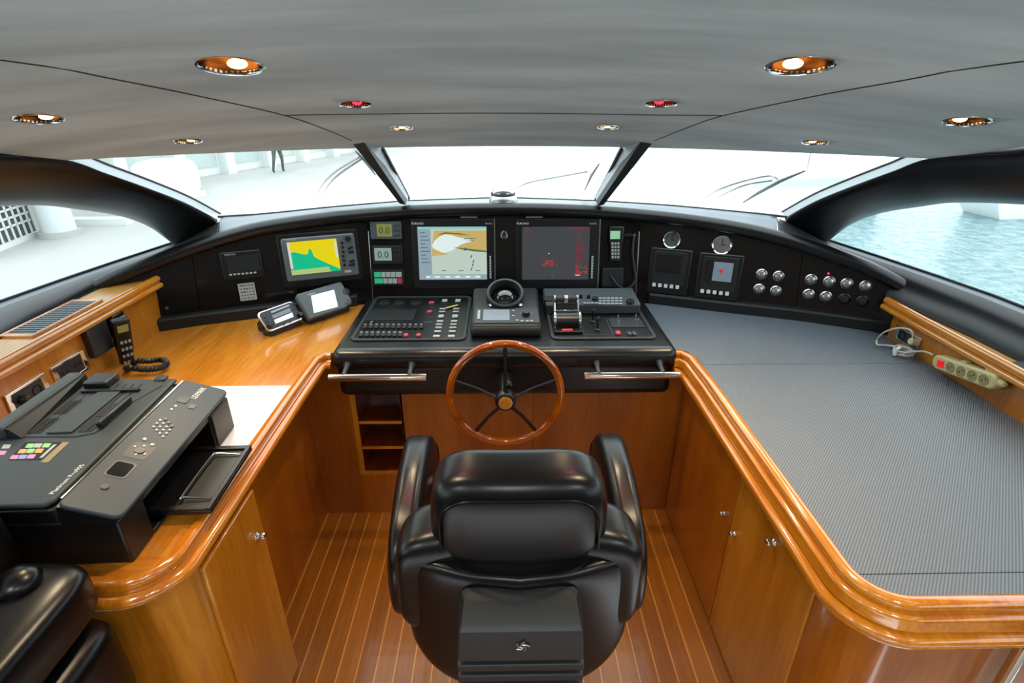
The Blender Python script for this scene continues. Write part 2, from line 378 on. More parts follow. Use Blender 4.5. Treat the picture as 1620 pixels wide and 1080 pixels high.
for u, v, wpx, k in LIGHTS:
    p = ceil_hit(u, v); e = 0.01
    nx = (zc(p.x+e, p.y)-zc(p.x-e, p.y))/(2*e); ny = (zc(p.x, p.y+e)-zc(p.x, p.y-e))/(2*e)
    up = Vector((-nx, -ny, 1)).normalized(); ex = Vector((1, 0, nx)).normalized()
    f = Frame(p, ex, -(up.cross(ex)))       # ez points down out of the ceiling
    dep = (p-CAM).dot(FW); LF.append((f, wpx/F*dep/2, k, (u, v)))
# cut the lamp holes
cb = MB()
for f, r, k, _ in LF: cb.cyl(f.w(0, 0, 0.05), f.w(0, 0, -0.12), r*0.885, n=32)
cut = cb.build('cutter', 'black')
bo = ceiling.modifiers.new('holes', 'BOOLEAN'); bo.operation = 'DIFFERENCE'; bo.object = cut; bo.solver = 'EXACT'
dg = bpy.context.evaluated_depsgraph_get(); me = bpy.data.meshes.new_from_object(ceiling.evaluated_get(dg)); ceiling.modifiers.clear(); ceiling.data = me
bpy.data.objects.remove(cut)
if len(me.materials) == 0: me.materials.append(M['ceiling'])
me.materials[0] = M['ceiling']
for p in me.polygons: p.material_index = 0
NAMES = ['large downlight on the left of the ceiling, nearest the camera', 'large downlight on the right of the ceiling, nearest the camera', 'small red-tinted downlight left of centre ceiling', 'small red-tinted downlight right of centre ceiling', 'tiny downlight above the left windscreen post', 'tiny downlight above the right windscreen post', 'lit downlight at the far left of the side ceiling panel', 'lit downlight at the far right of the side ceiling panel', 'small downlight above the left windscreen pane', 'small downlight above the right windscreen pane']
for (f, r, k, _), nm in zip(LF, NAMES):
    t = thing('ceiling_downlight', 'chrome-rimmed '+nm, 'downlight', f, 'recessed ceiling downlights')
    b = MB(); b.lathe([(r*.86, -.004), (r*.87, .001), (r*.90, .004), (r*.96, .0035), (r*1.0, .001), (r*1.0, -.001)], 36); b.build('trim_ring', 'chrome', t)
    dp = r*0.75
    b = MB(); b.lathe([(r*.87, .001), (r*.85, -.01), (r*.76, -dp*.5), (r*.5, -dp*.9), (r*.3, -dp)], 32); b.add([(0, 0, -dp)]+[(r*.3*math.cos(i*math.pi/16), r*.3*math.sin(i*math.pi/16), -dp) for i in range(32)], [(0, i+1, (i+1) % 32+1) for i in range(32)]); b.build('reflector_cup', 'cup', t)
    b = MB(); b.sell((0, -r*.46, -dp*.22), (r*.30, r*.26, dp*.18), 1, 1, 12); b.build('bulb', 'bulb' if k == 'w' else 'bulb_red', t)
    sp = bpy.data.lights.new('downlight_beam', 'SPOT'); sp.energy = 10 if k == 'w' else 2; sp.color = (1, .78, .5) if k == 'w' else (1, .25, .3); sp.spot_size = math.radians(95); sp.spot_blend = .7; sp.shadow_soft_size = r*.4
    so = bpy.data.objects.new('downlight_beam', sp); COL.objects.link(so); so.parent = t; so.rotation_euler = (math.pi, 0, 0); so.location = (0, 0, 0.012)
# unseen downlights added aft of the camera to brighten the interior
for x_, y_ in ((-.95, -.15), (0, -.35), (.95, -.15), (-.95, -1.0), (0, -1.0), (.95, -1.0)):
    f = Frame((x_, y_, zc(x_, y_)-.001), (1, 0, 0), (0, -1, 0)); t = thing('ceiling_downlight', 'chrome downlight added out of view aft of the helm to brighten the cabin', 'downlight', f, 'added aft fill downlights'); r = .07
    MB().lathe([(r*.80, -.002), (r*.82, .004), (r*.88, .0085), (r*.96, .0075), (r*1.0, .002), (r*1.0, -.001)], 36).build('trim_ring', 'chrome', t)
    MB().cyl((0, 0, .0), (0, 0, .003), r*.8, n=28).build('bulb', 'bulb', t)
    sp = bpy.data.lights.new('downlight_beam', 'SPOT'); sp.energy = 17; sp.color = (.94, .97, 1); sp.spot_size = math.radians(150); sp.spot_blend = .8; sp.shadow_soft_size = .07
    so = bpy.data.objects.new('downlight_beam', sp); COL.objects.link(so); so.parent = t; so.rotation_euler = (math.pi, 0, 0); so.location = (0, 0, .02)
# seams of the headliner: slim dark piping
def seam(pix, n=10):
    pts = [ceil_hit(*p) for p in pix]; s = spl(pts, n); s = [Vector((p.x, p.y, zc(p.x, p.y)+0.0005)) for p in s]
    return MB().tube(s, .0028, 6)
for i, pix in enumerate([[(0, 93), (150, 118), (300, 148), (450, 181), (520, 206), (556, 222)], [(1620, 95), (1450, 120), (1300, 148), (1145, 182), (1090, 200), (1035, 222)], [(452, 181), (600, 179), (797, 178), (1000, 180), (1143, 182)]]):
    o = seam(pix).build('trim_%d' % (i+1), 'vinyl_grey'); struct(o, ['dark seam curving across the left of the headliner', 'dark seam curving across the right of the headliner', 'dark seam running across the middle of the headliner'][i], 'seam')

# --- dash geometry
def Yb(x): return 2.86-0.135*x*x
DX = [-2.02, -1.53, -1.15, -0.73, 0.74, 1.13, 1.50, 2.02]
DY = [Yb(x) for x in DX]; DY[3] = DY[4] = 2.835
SL = 0.18
def Yd(x): return float(np.interp(x, DX, DY))
def cap_hit(u, v, off=-0.02):
    d = ray(u, v); t = 1.5
    f = lambda t: (CAM+d*t).y-(Yd((CAM+d*t).x)+SL*((CAM+d*t).z-0.94)+off)
    while f(t) < 0 and t < 6: t += 0.002
    return CAM+d*t
CAPPX = [(128, 453), (180, 427), (250, 400), (325, 374), (400, 353), (480, 340), (560, 331), (640, 325), (720, 322), (797, 321), (875, 322), (960, 326), (1030, 332), (1100, 340), (1180, 353), (1250, 370), (1350, 403), (1400, 425), (1447, 450)]
CAPP = [cap_hit(*p) for p in CAPPX]
cps = spl(CAPP, 5)
def capz(x): return float(np.interp(x, [p.x for p in cps], [p.z for p in cps]))
dash = thing('dashboard', 'long curved black gloss instrument dashboard below the windscreen', 'dashboard')
FD = []
for i in range(len(DX)-1):
    x0, x1, y0, y1 = DX[i], DX[i+1], DY[i], DY[i+1]
    ex = Vector((x1-x0, y1-y0, 0)).normalized(); ey = Vector((0, SL, 1)).normalized()
    fr = Frame((x0, y0, 0.94), ex, ey); FD.append(fr)
    zt0, zt1 = capz(x0)-.045, capz(x1)-.045
    n = 8; rows = [[], []]
    for k in range(n+1):
        x = x0+(x1-x0)*k/n; y = y0+(y1-y0)*k/n; z = capz(x)-.035
        rows[0].append(Vector((x, y-SL*.04, .90))); rows[1].append(Vector((x, y+SL*(z-.94), z)))
    g = 0.0015
    rows[0][0] += ex*g; rows[1][0] += ex*g; rows[0][-1] -= ex*g; rows[1][-1] -= ex*g
    back = [[p+Vector((0, .02, 0)) for p in r] for r in rows]
    b = MB(); b.loft(rows); b.loft(back[::-1]); b.loft([rows[1], back[1]]); b.loft([back[0], rows[0]]); b.loft([[rows[0][0], rows[1][0]], [back[0][0], back[1][0]]]); b.loft([[rows[1][-1], rows[0][-1]], [back[1][-1], back[0][-1]]])
    b.build('gloss_panel', 'gloss', dash)
# base strip
def strip(x0, x1, n=16):
    rows = []
    for off, z in ((.012, .905), (-.03, .905), (-.03, .985), (-.022, .995), (.014, .998)):
        rows.append([(x, Yd(x)+off, z) for x in [x0+(x1-x0)*k/n for k in range(n+1)]])
    return rows
MB().loft(strip(-1.95, -.80)).build('base_strip', 'plastic_m', dash); MB().loft(strip(.80, 1.98)).build('base_strip', 'plastic_m', dash)
# padded brow along the top
R = .036
prof = []
b = MB(); rows = []
for i, p in enumerate(cps):
    a = cps[min(i+1, len(cps)-1)]-cps[max(i-1, 0)]; tg = Vector((a.x, a.y, 0)).normalized(); nn = Vector((tg.y, -tg.x, 0))   # towards the camera
    c = p+Vector((0, 0, -R))+(-nn)*.01
    row = []
    for k in range(13):
        an = math.radians(100-20*k); row.append(c+nn*(R*math.cos(an))+Vector((0, 0, R*math.sin(an))))
    row.append(p-nn*.045+Vector((0, 0, -.06))); row.append(p-nn*.034+Vector((0, 0, -.008)))
    rows.append(row)
b.loft(rows, closed=True, caps=True); b.build('padded_brow', 'vinyl', dash, smooth=60)
# brow under-lip
b = MB(); rows = [[], [], [], []]
for p in cps[2:-2]:
    for r, (dy, dz) in zip(rows, ((.0, -.062), (.012, -.080), (.03, -.080), (.03, -.06))): r.append((p.x, p.y+dy, p.z+dz))
b.loft(rows+[rows[0]]); b.build('brow_lip', 'plastic_m', dash)

# deck behind the brow up to the windscreen foot
W_ = [Vector(p) for p in ((-1.50, 2.84, 1.405), (-1.27, 2.90, 1.42), (-.93, 3.02, 1.43), (-.555, 3.11, 1.436), (0, 3.20, 1.436), (.555, 3.11, 1.436), (.93, 3.00, 1.43), (1.27, 2.86, 1.42), (1.46, 2.80, 1.405))]
W_ = [pZ(345, 343, 1.405), pZ(420, 338, 1.415), pZ(530, 327, 1.428), pZ(640, 318, 1.436), pZ(797, 313, 1.436), pZ(950, 318, 1.436), pZ(1060, 325, 1.428), pZ(1180, 336, 1.415), pZ(1245, 343, 1.405)]
S_L = [Vector((-1.85, 3.01, 1.23)), Vector((-1.97, 2.455, 1.23)), Vector((-2.03, 2.07, 1.23)), Vector((-2.06, 1.5, 1.23)), Vector((-2.08, -1.4, 1.23))]
S_R = [Vector((-p.x, p.y, p.z)) for p in S_L]
top_in = [p+Vector((0, .02, -.008)) for p in cps if -1.42 < p.x < 1.42]
def deck_row(t):
    out = []
    for p in top_in:
        xs = [q.x for q in W_]; X = np.interp(p.x, [-1.42, 1.42], [xs[0]+.01, xs[-1]-.01]); q = Vector((X, float(np.interp(X, xs, [k.y for k in W_])), float(np.interp(X, xs, [k.z for k in W_]))))
        s = p.lerp(q, t); 
        if 0 < t < 1: s = s+Vector((0, 0, -.012 if t < .6 else .0))
        out.append(s)
    return out
b = MB(); b.use('deck_grey'); b.loft([deck_row(t) for t in (0, .3, .62, .66, 1)]); b.loft([deck_row(0), [p+Vector((0, .01, -.12)) for p in deck_row(0)]])
for sgn in (-1, 1):
    e0 = deck_row(0)[0 if sgn < 0 else -1]; e1 = deck_row(1)[0 if sgn < 0 else -1]
    b.add([e0, e1, e1+Vector((sgn*.12, .05, -.16)), e0+Vector((sgn*.05, .02, -.10))], [(0, 1, 2, 3)])
b.use('vinyl_grey')
for sg in (-1, 1):
    cc_ = [p+Vector((0, .015, -.012)) for p in cps if p.x*sg > 1.36]
    if sg > 0: cc_ = cc_[::-1]
    # cc_ now runs from the outboard end inwards
    bk = [Vector((sg*1.985, 2.40, 1.205)), Vector((sg*1.93, 2.66, 1.21)), Vector((sg*1.87, 2.90, 1.215)), Vector((sg*1.76, 2.98, 1.26)), Vector((sg*1.60, 2.92, 1.34)), Vector((sg*abs(W_[0 if sg < 0 else -1].x)*.99, W_[0].y, W_[0].z-.02))]
    n_ = len(cc_); bb = [bk[min(int(k*(len(bk)-1)/(n_-1)), len(bk)-2)].lerp(bk[min(int(k*(len(bk)-1)/(n_-1)), len(bk)-2)+1], k*(len(bk)-1)/(n_-1)-min(int(k*(len(bk)-1)/(n_-1)), len(bk)-2)) for k in range(n_)]
    b.loft([cc_, [a.lerp(c, .5)+Vector((0, 0, -.01)) for a, c in zip(cc_, bb)], bb])
tag(b.build('dash_top', 'deck_grey', smooth=30), 'grey vinyl shelf between dashboard brow and windscreen', 'dash top')

# --- side sills, padded
def sill(S, sg, bot, nm, lab):
    b = MB(); n = len(S)
    bt = [Vector(p) for p in bot]
    r0 = [p+Vector((sg*.03, 0, 0)) for p in S]; r1 = [p-Vector((sg*.045, 0, .004)) for p in S]
    b.use('deck_grey').loft([r0, S, r1])
    mid = [a.lerp(c, .3)+Vector((-sg*.018, 0, .012)) for a, c in zip(r1, bt)]; mid2 = [a.lerp(c, .7)+Vector((-sg*.02, 0, .01)) for a, c in zip(r1, bt)]
    b.use('vinyl').loft([r1, mid, mid2, bt, [p+Vector((sg*.01, 0, -.28)) for p in bt]])
    return struct(b.build(nm, 'vinyl', smooth=70), lab, 'window sill')
sill(S_L, -1, [(-1.72, 2.72, 1.15), (-1.88, 2.38, 1.15), (-1.84, 2.0, 1.15), (-1.80, 1.45, 1.15), (-1.78, -1.4, 1.15)], 'trim_4', 'black padded sill under the left side window')
sill(S_R, 1, [(1.72, 2.72, 1.07), (1.86, 2.34, 1.07), (1.885, 1.95, 1.07), (1.90, 1.45, 1.07), (1.92, -1.4, 1.07)], 'trim_5', 'black padded sill under the right side window')
# hull side behind the ledges
b = MB().box(-2.2, -2.12, -1.6, 3.3, .0, .92); struct(b.build('wall_left', 'vinyl_grey'))
b = MB().box(2.12, 2.2, -1.6, 3.3, .0, .92); struct(b.build('wall_right', 'vinyl_grey'))

# aft bulkhead behind the camera
b = MB().prism([(-2.2, 0), (2.2, 0), (2.2, 2.6), (-2.2, 2.6)], 0, .05); o = b.build('wall_back', 'bulkhead'); o.matrix_world = Matrix.Translation((0, -1.42, 0)) @ Matrix.Rotation(math.pi/2, 4, 'X'); struct(o)
# --- A-pillars (arched dark trim between windscreen and side window)
A3 = Vector((-1.53, 2.0, 1.785))
def onA(t): return W_[0].lerp(A3, t)+Vector((0, 0, .012*math.sin(math.pi*t)))
A_ = [W_[0]+Vector((-.02, .03, -.02)), onA(.28), onA(.55), onA(.80), A3, Vector((-1.57, 1.72, 1.84)), Vector((-1.60, 1.2, 1.95)), Vector((-1.62, .4, 2.08)), Vector((-1.62, -1.4, 2.20))]
B_ = [pX(283, 392, -1.80), pX(238, 360, -1.81), pX(190, 342, -1.81), pX(120, 331, -1.80), pX(55, 325, -1.79), Vector((-1.79, 1.72, 1.665)), Vector((-1.79, 1.2, 1.72)), Vector((-1.79, .4, 1.78)), Vector((-1.79, -1.4, 1.80))]
def pillar(sg, nm, lab):
    fx = lambda p: Vector((p.x*(-sg), p.y, p.z))
    n = 60; A = spl(A_, 8); B = spl(B_, 8)
    rows = []
    def smp(L, t):
        k = t*(len(L)-1); i = min(int(k), len(L)-2); return L[i].lerp(L[i+1], k-i)
    # bulged inner face and outer face
    cols = []
    for q, (a, bl) in enumerate(((0, 0), (.05, .012), (.2, .022), (.5, .026), (.8, .022), (.95, .012), (1, 0))):
        cols.append([fx(smp(A, i/n).lerp(smp(B, i/n), a)+Vector((bl, -bl*.6, -bl*.3))) for i in range(n+1)])
    for a in (1, 0): cols.append([fx(smp(A, i/n).lerp(smp(B, i/n), a)+Vector((-.05, .03, .02))) for i in range(n+1)])
    b = MB(); b.loft(cols+[cols[0]])
    o = b.build(nm, 'vinyl', smooth=60); struct(o, lab, 'pillar')
    # pale rim and gasket along the windscreen edge
    r = MB(); q1 = [fx(smp(A, i/n*.48)) for i in range(n+1)]; 
    r.loft([q1, [p+Vector((-sg*-.0, 0, 0))+Vector((-sg*.0, .012, .010)) for p in q1], [p+Vector((0, .035, .022)) for p in q1]]); 
    o2 = r.build('pillar_rim', 'rim_grey', o)
    g = MB().tube([p+Vector((0, .037, .024)) for p in q1], .005, 8); g.build('gasket', 'gasket', o)
pillar(-1, 'trim_6', 'broad black arched pillar on the left of the windscreen')
pillar(1, 'trim_7', 'broad black arched pillar on the right of the windscreen')

# --- windows
T_ = [Vector((x, Yedge(x)+.012, 1.784)) for x in (-1.53, -1.3, -.95, -.555, 0, .555, .95, 1.3, 1.53)]
def pane(nm, i0, i1, lab):
    a = W_[i0:i1+1]; c = T_[i0:i1+1]; n = Vector((0, .012, .02))
    b = MB(); b.loft([a, c]); b.loft([[p+Vector((0, .004, .004)) for p in c], [p+Vector((0, .004, .004)) for p in a]])
    o = struct(b.build(nm, 'glass', smooth=60), lab, 'window')
    g = MB(); g.tube(spl(a, 5), .006, 8); g.build('gasket', 'gasket', o); return o
pane('window_1', 0, 3, 'left raked windscreen pane'); pane('window_2', 3, 5, 'centre windscreen pane'); pane('window_3', 5, 8, 'right raked windscreen pane')
for sg, nm, lab in ((-1, 'window_4', 'left side window over the quay'), (1, 'window_5', 'right side window over the water')):
    Bq = [Vector((p.x*(-sg)*1.02, p.y, p.z)) for p in B_]; Sq = [Vector((p.x*(-sg), p.y, p.z)) for p in ([S_L[0]] + S_L[1:4]+[S_L[4]])]
    s2 = [Sq[0], Sq[0].lerp(Sq[1], .35), Sq[0].lerp(Sq[1], .7), Sq[1].lerp(Sq[2], .3), Sq[2], Sq[2].lerp(Sq[3], .6), Sq[3].lerp(Sq[4], .12), Sq[3].lerp(Sq[4], .4), Sq[4]]
    def smp2(L, t):
        k = t*(len(L)-1); i = min(int(k), len(L)-2); return L[i].lerp(L[i+1], k-i)
    Bs = [Vector((p.x*(-sg)-.0*sg, p.y, p.z)) for p in spl(B_, 8)]; Bs = [p+Vector((sg*.01, .006, .01)) for p in Bs]
    b = MB(); b.loft([Bs, [smp2(s2, i/(len(Bs)-1)) for i in range(len(Bs))]]); o = struct(b.build(nm, 'glass_side', smooth=60), lab, 'window')
    g = MB(); g.tube([p+Vector((0, 0, .004)) for p in s2], .006, 8); g.build('gasket', 'gasket', o)

# --- windscreen posts
def post(sg, lab, tp, bt):
    t = thing('windscreen_post', lab, 'window post', loc=(0, 0, 0), group='windscreen posts')
    # tp / bt : pixel x of dark face outer, dark face inner, pale face inner at top (v=224) and at foot (v~325)
    def P(u, v, k): return pY(u, v, k)
    YT, YB = 2.30, 2.88
    a0, a1, a2 = [P(u, v, YT+dy) for (u, v), dy in zip(tp, (.0, .0, .17))]
    b0, b1, b2 = [P(u, v, YB+dy) for (u, v), dy in zip(bt, (.0, .0, .16))]
    o = Vector((sg*.0, .03, .015)); e = Vector((0, .10, .04))
    b = MB(); b.loft([[a0, a1, a1+e*.5, a0+e], [b0, b1, b1+e*.5, b0+e]], closed=True, caps=True); b.build('dark_face', 'vinyl_grey', t)
    b = MB(); q = Vector((0, .002, .0)); b.loft([[a1+q, a2, a2+e*.4, a1+e*.6], [b1+q, b2, b2+e*.4, b1+e*.6]], closed=True, caps=True); b.build('pale_face', 'rim_grey', t)
    g = MB(); g.tube([a2+Vector((0, .01, 0)), b2+Vector((0, .01, 0))], .010, 8); g.build('gasket', 'gasket', t)
post(-1, 'slim grey windscreen post left of the centre pane', [(553, 221), (575, 224), (603, 233)], [(632, 322), (642, 324), (646, 314)])
post(1, 'slim grey windscreen post right of the centre pane', [(1036, 221), (1014, 224), (986, 233)], [(955, 324), (945, 326), (943, 316)])

# ================================================================== OUTSIDE
b = MB().box(-14, 60, 0, 90, -2.4, -2.3); struct(b.build('ground_water', 'water'), 'rippled teal harbour water beyond the right windows', 'water')
b = MB().prism([(-60, -4), (-3.4, -4), (-3.4, 5), (-2.6, 14), (-1.5, 30), (2, 60), (-60, 60)], -2.28, -0.9); struct(b.build('ground_quay', 'concrete'), 'pale concrete quay beyond the left windows', 'quay')
# foredeck of this boat
fd = [(-2.4, 3.45), (2.4, 3.45), (2.5, 4), (2.3, 7), (1.5, 10), (0, 12.5), (-1.5, 10), (-2.3, 7), (-2.5, 4)]
b = MB(); b.prism(fd, -2.3, 0.98); tag(b.build('foredeck', 'hull', bev=.08, seg=3), 'white foredeck of the boat ahead of the windscreen', 'boat deck')
t = thing('deck_hatch', 'white raised hatch on the foredeck ahead of the centre pane', 'hatch', loc=(0, 6.2, .98))
MB().box(-.9, .9, -1.6, 1.6, 0, .10, tx=.1, ty=.1).build('coaming', 'hull', t, bev=.03); MB().box(-.7, .7, -1.3, 1.3, .10, .14, tx=.04, ty=.04).build('lid', 'hull', t, bev=.02)
# quay buildings
def building(x0, y0, x1, y1, z0, h, n, lab):
    d = Vector((x1-x0, y1-y0, 0)); L = d.length; fr = Frame((x0, y0, z0), d, (0, 0, 1)); t = thing('quay_building', lab, 'building', fr)
    MB().box(0, L, 0, h, -3, -.2).build('wall', 'facade', t)
    for i in range(n):
        a = L*i/n
        MB().box(a+.25*L/n, a+.95*L/n, .3, h-.6, -.2, -.15).build('window', 'fglass', t)
        MB().box(a, a+.18*L/n, 0, h, -.2, .25).build('column', 'facade', t)
building(-15.6, 10, -6.1, 34, -.9, 9, 12, 'pale glazed quayside building seen through the left windscreen')
t = thing('boat_under_cover', 'white covered dinghy standing on the quay', 'covered boat', loc=pZ(272, 312, -.9))
MB().sell((0, 0, .55), (.75, .8, .55), .5, .6, 20).build('cover', 'cover', t); MB().box(-.8, .8, -.5, .5, 0, .12).build('cradle', 'facade', t)
# walker on the quay
pf = pZ(443, 272, -.9); t = thing('person', 'person in dark clothes walking on the quay seen through left pane', 'person', loc=pf)
def body():
    me = bpy.data.meshes.new('person_body')
    V = [(0, 0, .95), (0, 0, 1.2), (0, 0, 1.42), (0, 0, 1.52), (0, 0, 1.66), (.1, 0, .9), (.12, .12, .5), (.12, .05, .06), (.12, .16, .03), (-.1, 0, .9), (-.1, -.15, .5), (-.1, -.38, .1), (-.1, -.28, .03), (.2, 0, 1.4), (.26, -.08, 1.12), (.25, .05, .88), (-.2, 0, 1.4), (-.26, .1, 1.12), (-.25, .28, .95)]
    E = [(0, 1), (1, 2), (2, 3), (3, 4), (0, 5), (5, 6), (6, 7), (7, 8), (0, 9), (9, 10), (10, 11), (11, 12), (2, 13), (13, 14), (14, 15), (2, 16), (16, 17), (17, 18)]
    me.from_pydata(V, E, []); o = bpy.data.objects.new('body', me); linkchild(o, t)
    Rr = [.15, .14, .15, .06, .11, .1, .07, .045, .03, .1, .07, .045, .03, .07, .05, .035, .07, .05, .035]
    sk = o.modifiers.new('skin', 'SKIN'); s = o.modifiers.new('s', 'SUBSURF'); s.levels = s.render_levels = 1
    for i, r in enumerate(Rr): me.skin_vertices[0].data[i].radius = (r, r)
    me.skin_vertices[0].data[0].use_root = True; me.materials.append(M['cloth_dark']); return o
body()
MB().sell((0, .01, 1.70), (.085, .1, .12), 1, 1, 12).build('head', 'skin', t); MB().sell((0, -.02, 1.75), (.092, .1, .09), 1, 1, 12).build('hair', 'black', t)
# stage-like mesh fence and column by the left side window
fr = Frame(pZ(-60, 420, -.9), Vector((pZ(60, 372, -.9)-pZ(-60, 420, -.9))), (0, 0, 1)); t = thing('mesh_fence', 'dark mesh fence with white bars beyond left side window', 'fence', fr)
L = (pZ(60, 372, -.9)-pZ(-60, 420, -.9)).length
MB().box(0, L, .1, 2.6, -.03, 0).build('mesh_panel', 'mesh', t)
b = MB()
for i in range(14): b.box(L*.45+0.0, L*.96, .35+i*.16, .39+i*.16, .01, .03)
b.build('white_bars', 'white', t)
b = MB()
for i in range(12): b.box(L*i/12, L*i/12+.05, 0.1, 1.2, .01, .03)
b.box(0, L, -.0, .1, -.1, .06); b.build('lower_rail', 'facade', t)
c = pZ(97, 372, -.9); t = thing('concrete_column', 'white round column on the quay behind left side window', 'column', loc=c); MB().cyl((0, 0, 0), (0, 0, 5), .32, .3, 24).build('shaft', 'facade', t); MB().cyl((0, 0, 0), (0, 0, .12), .42, .40, 24).build('plinth', 'concrete', t)
c = pZ(72, 368, -.9)+Vector((-.3, .6, 0)); b = MB().box(-.25, .25, -.2, .2, 0, 5); o = b.build('stone_pier', 'concrete'); o.location = c; tag(o, 'weathered narrow pier beside the white quay column', 'pier')
b = MB().box(-30, -9.0, 13.0, 13.3, -.9, -.75); tag(b.build('low_quay_wall', 'facade'), 'low white kerb wall across the quay', 'low wall')
# boats on the right
def boat(loc, rz, L, lab):
    t = thing('moored_boat', lab, 'boat', loc=loc); t.rotation_euler = (0, 0, rz); w_ = L*.16
    rows = []
    for z, k in ((0, .8), (.5, .93), (1.0, 1.0)):
        rows.append([(x*L*k, y*w_*k, z) for x, y in ((-.5, -1), (-.1, -1.05), (.25, -.75), (.5, 0), (.25, .75), (-.1, 1.05), (-.5, 1))])
    MB().loft(rows, closed=True, caps=True).build('hull', 'hull', t)
    MB().box(-.32*L, .12*L, -w_*.6, w_*.6, 1.0, 1.7, tx=.2, ty=.1).build('cabin', 'facade', t, bev=.05)
    MB().box(-.30*L, .10*L, -w_*.62, w_*.62, 1.25, 1.5).build('window_band', 'fglass', t)
    MB().cyl((0, 0, 1.7), (0, 0, 2.6), .03).build('mast', 'steel', t)
boat(Vector((11.2, 20.5, -2.3)), .2, 9, 'white motor boat moored ahead, seen through right windscreen pane'); boat(pZ(1640, 338, -2.3), .1, 6, 'white boat moored abeam beyond the right side window')
# wipers
def wiper(pts, blade, lab, Y):
    t = thing('windscreen_wiper', lab, 'wiper', loc=(0, 0, 0), group='windscreen wipers')
    def G(u, v):      # on a plane just outside the raked glass
        d = ray(u, v); n = Vector((0, .36, .68)).normalized(); o_ = Vector((0, 3.20+Y, 1.46)); k = (o_-CAM).dot(n)/d.dot(n); return CAM+d*k
    for a in pts: MB().tube(spl([G(*p) for p in a], 5), .006, 6).build('arm', 'steel', t)
    MB().tube([G(*p) for p in blade], [.004]+[.009]*(len(blade)-2)+[.004], 6).build('blade', 'plastic_g', t)
wiper([[(497, 320), (508, 296), (530, 272), (568, 248)], [(507, 320), (518, 296), (536, 276), (572, 251)]], [(563, 239), (580, 257), (594, 277)], 'twin-arm wiper outside the left windscreen pane', .02)
wiper([[(808, 303), (835, 289), (880, 280), (930, 271)]], [(948, 259), (936, 277), (925, 301)], 'thin wiper outside the centre windscreen pane', .08)
wiper([[(1107, 320), (1130, 303), (1170, 288), (1215, 278), (1230, 283)], [(1123, 321), (1145, 307), (1180, 292), (1222, 285)]], [(1176, 320), (1198, 306), (1235, 286), (1274, 270)], 'twin-arm wiper outside the right windscreen pane', -.1)

# ================================================================== COUNTERS, CABINETS
ZT = 0.94                                   # worktop level on both sides
def arc(cx, cy, r, a0, a1, n=10): return [(cx+r*math.cos(math.radians(a0+(a1-a0)*i/n)), cy+r*math.sin(math.radians(a0+(a1-a0)*i/n))) for i in range(n+1)]
def coping(name, path, prof, side, z, mt, parent, gaps=()):
    """moulded edge: profile (a outward, z) swept along a plan path; side=+1 when outward is left of travel"""
    P = [Vector((p[0], p[1], 0)) for p in path]; rows = []
    for i, p in enumerate(P):
        t0 = (P[i]-P[i-1]).normalized() if i > 0 else (P[1]-P[0]).normalized(); t1 = (P[i+1]-P[i]).normalized() if i < len(P)-1 else t0
        n0 = Vector((-t0.y, t0.x, 0))*side; n1 = Vector((-t1.y, t1.x, 0))*side; nn = (n0+n1).normalized(); k = 1/max(.4, nn.dot(n0))
        rows.append([p+nn*a*k+Vector((0, 0, z+h)) for a, h in prof])
    b = MB(); b.loft(rows, closed=True, caps=True); return b.build(name, mt, parent, smooth=32)
def bead(cx, cz, r, a0, a1, n=7, sq=1.0): return [(cx+r*math.cos(math.radians(a0+(a1-a0)*i/n)), cz+r*sq*math.sin(math.radians(a0+(a1-a0)*i/n))) for i in range(n+1)]
profL = [(-.004, -.02), (-.004, .004)]+bead(.012, -.006, .013, 100, 0, 7)+[(.024, -.018), (.021, -.024)]+bead(.031, -.044, .018, 110, -70, 9)+[(.0, -.070)]
# right: two top beads, a flat band, a dark groove and a lower bead
profR1 = [(-.006, -.03), (-.006, .002), (.002, .006)]+bead(.014, -.006, .013, 85, 0, 6)+[(.024, -.017), (.022, -.021)]+bead(.031, -.032, .011, 110, -10, 6)+[(.044, -.046), (.045, -.057), (.0, -.057)]
profR2 = [(.0, -.062), (.040, -.062), (.054, -.065)]+bead(.052, -.076, .012, 70, -30, 6)+[(.058, -.086), (.060, -.092), (.056, -.099), (.0, -.100)]

# --- left cabinet
cab = thing('cabinet', 'cherry wood cabinet run on the left side of the footwell', 'cabinet', loc=(0, 0, 0))
MB().box(-1.68, XL, 1.37, 2.98, 0, .88).build('side_panel', 'wood_panel', cab)
b = MB(); b.prism([(-1.68, 1.36), (-.806, 1.36), (-.806, 1.03), (-.84, .985), (-.90, .965), (-1.68, .965)], 0, .875); b.build('body', 'wood_v', cab, smooth=50)
d = MB().box(-.806, -.792, 1.045, 1.358, .02, .865).build('door', 'wood_v', cab, bev=.004)
kf = Frame(pX(407, 848, -.792), (0, 1, 0), (0, 0, 1)); 
def knob(parent, base, nrm, r=.011, L=.022, name='knob', mt='chrome'):
    z = Vector(nrm).normalized(); x = z.orthogonal().normalized(); y = z.cross(x); X = Matrix((x, y, z)).transposed().to_4x4(); X.translation = Vector(base)
    b = MB(X); b.lathe([(0, 0), (r*1.0, 0), (r*.9, .003), (r*.6, .005), (r*.55, L*.35), (r*.9, L*.5), (r*1.0, L*.75), (r*.7, L*.97), (0, L)], 20); return b.build(name, mt, parent, smooth=60)
knob(d, pX(407, 848, -.792), (1, 0, 0), r=.014, L=.028)
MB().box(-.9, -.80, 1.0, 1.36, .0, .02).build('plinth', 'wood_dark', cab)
lab = thing('worktop', 'glossy cherry worktop on the left with moulded coping', 'worktop', loc=(0, 0, 0))
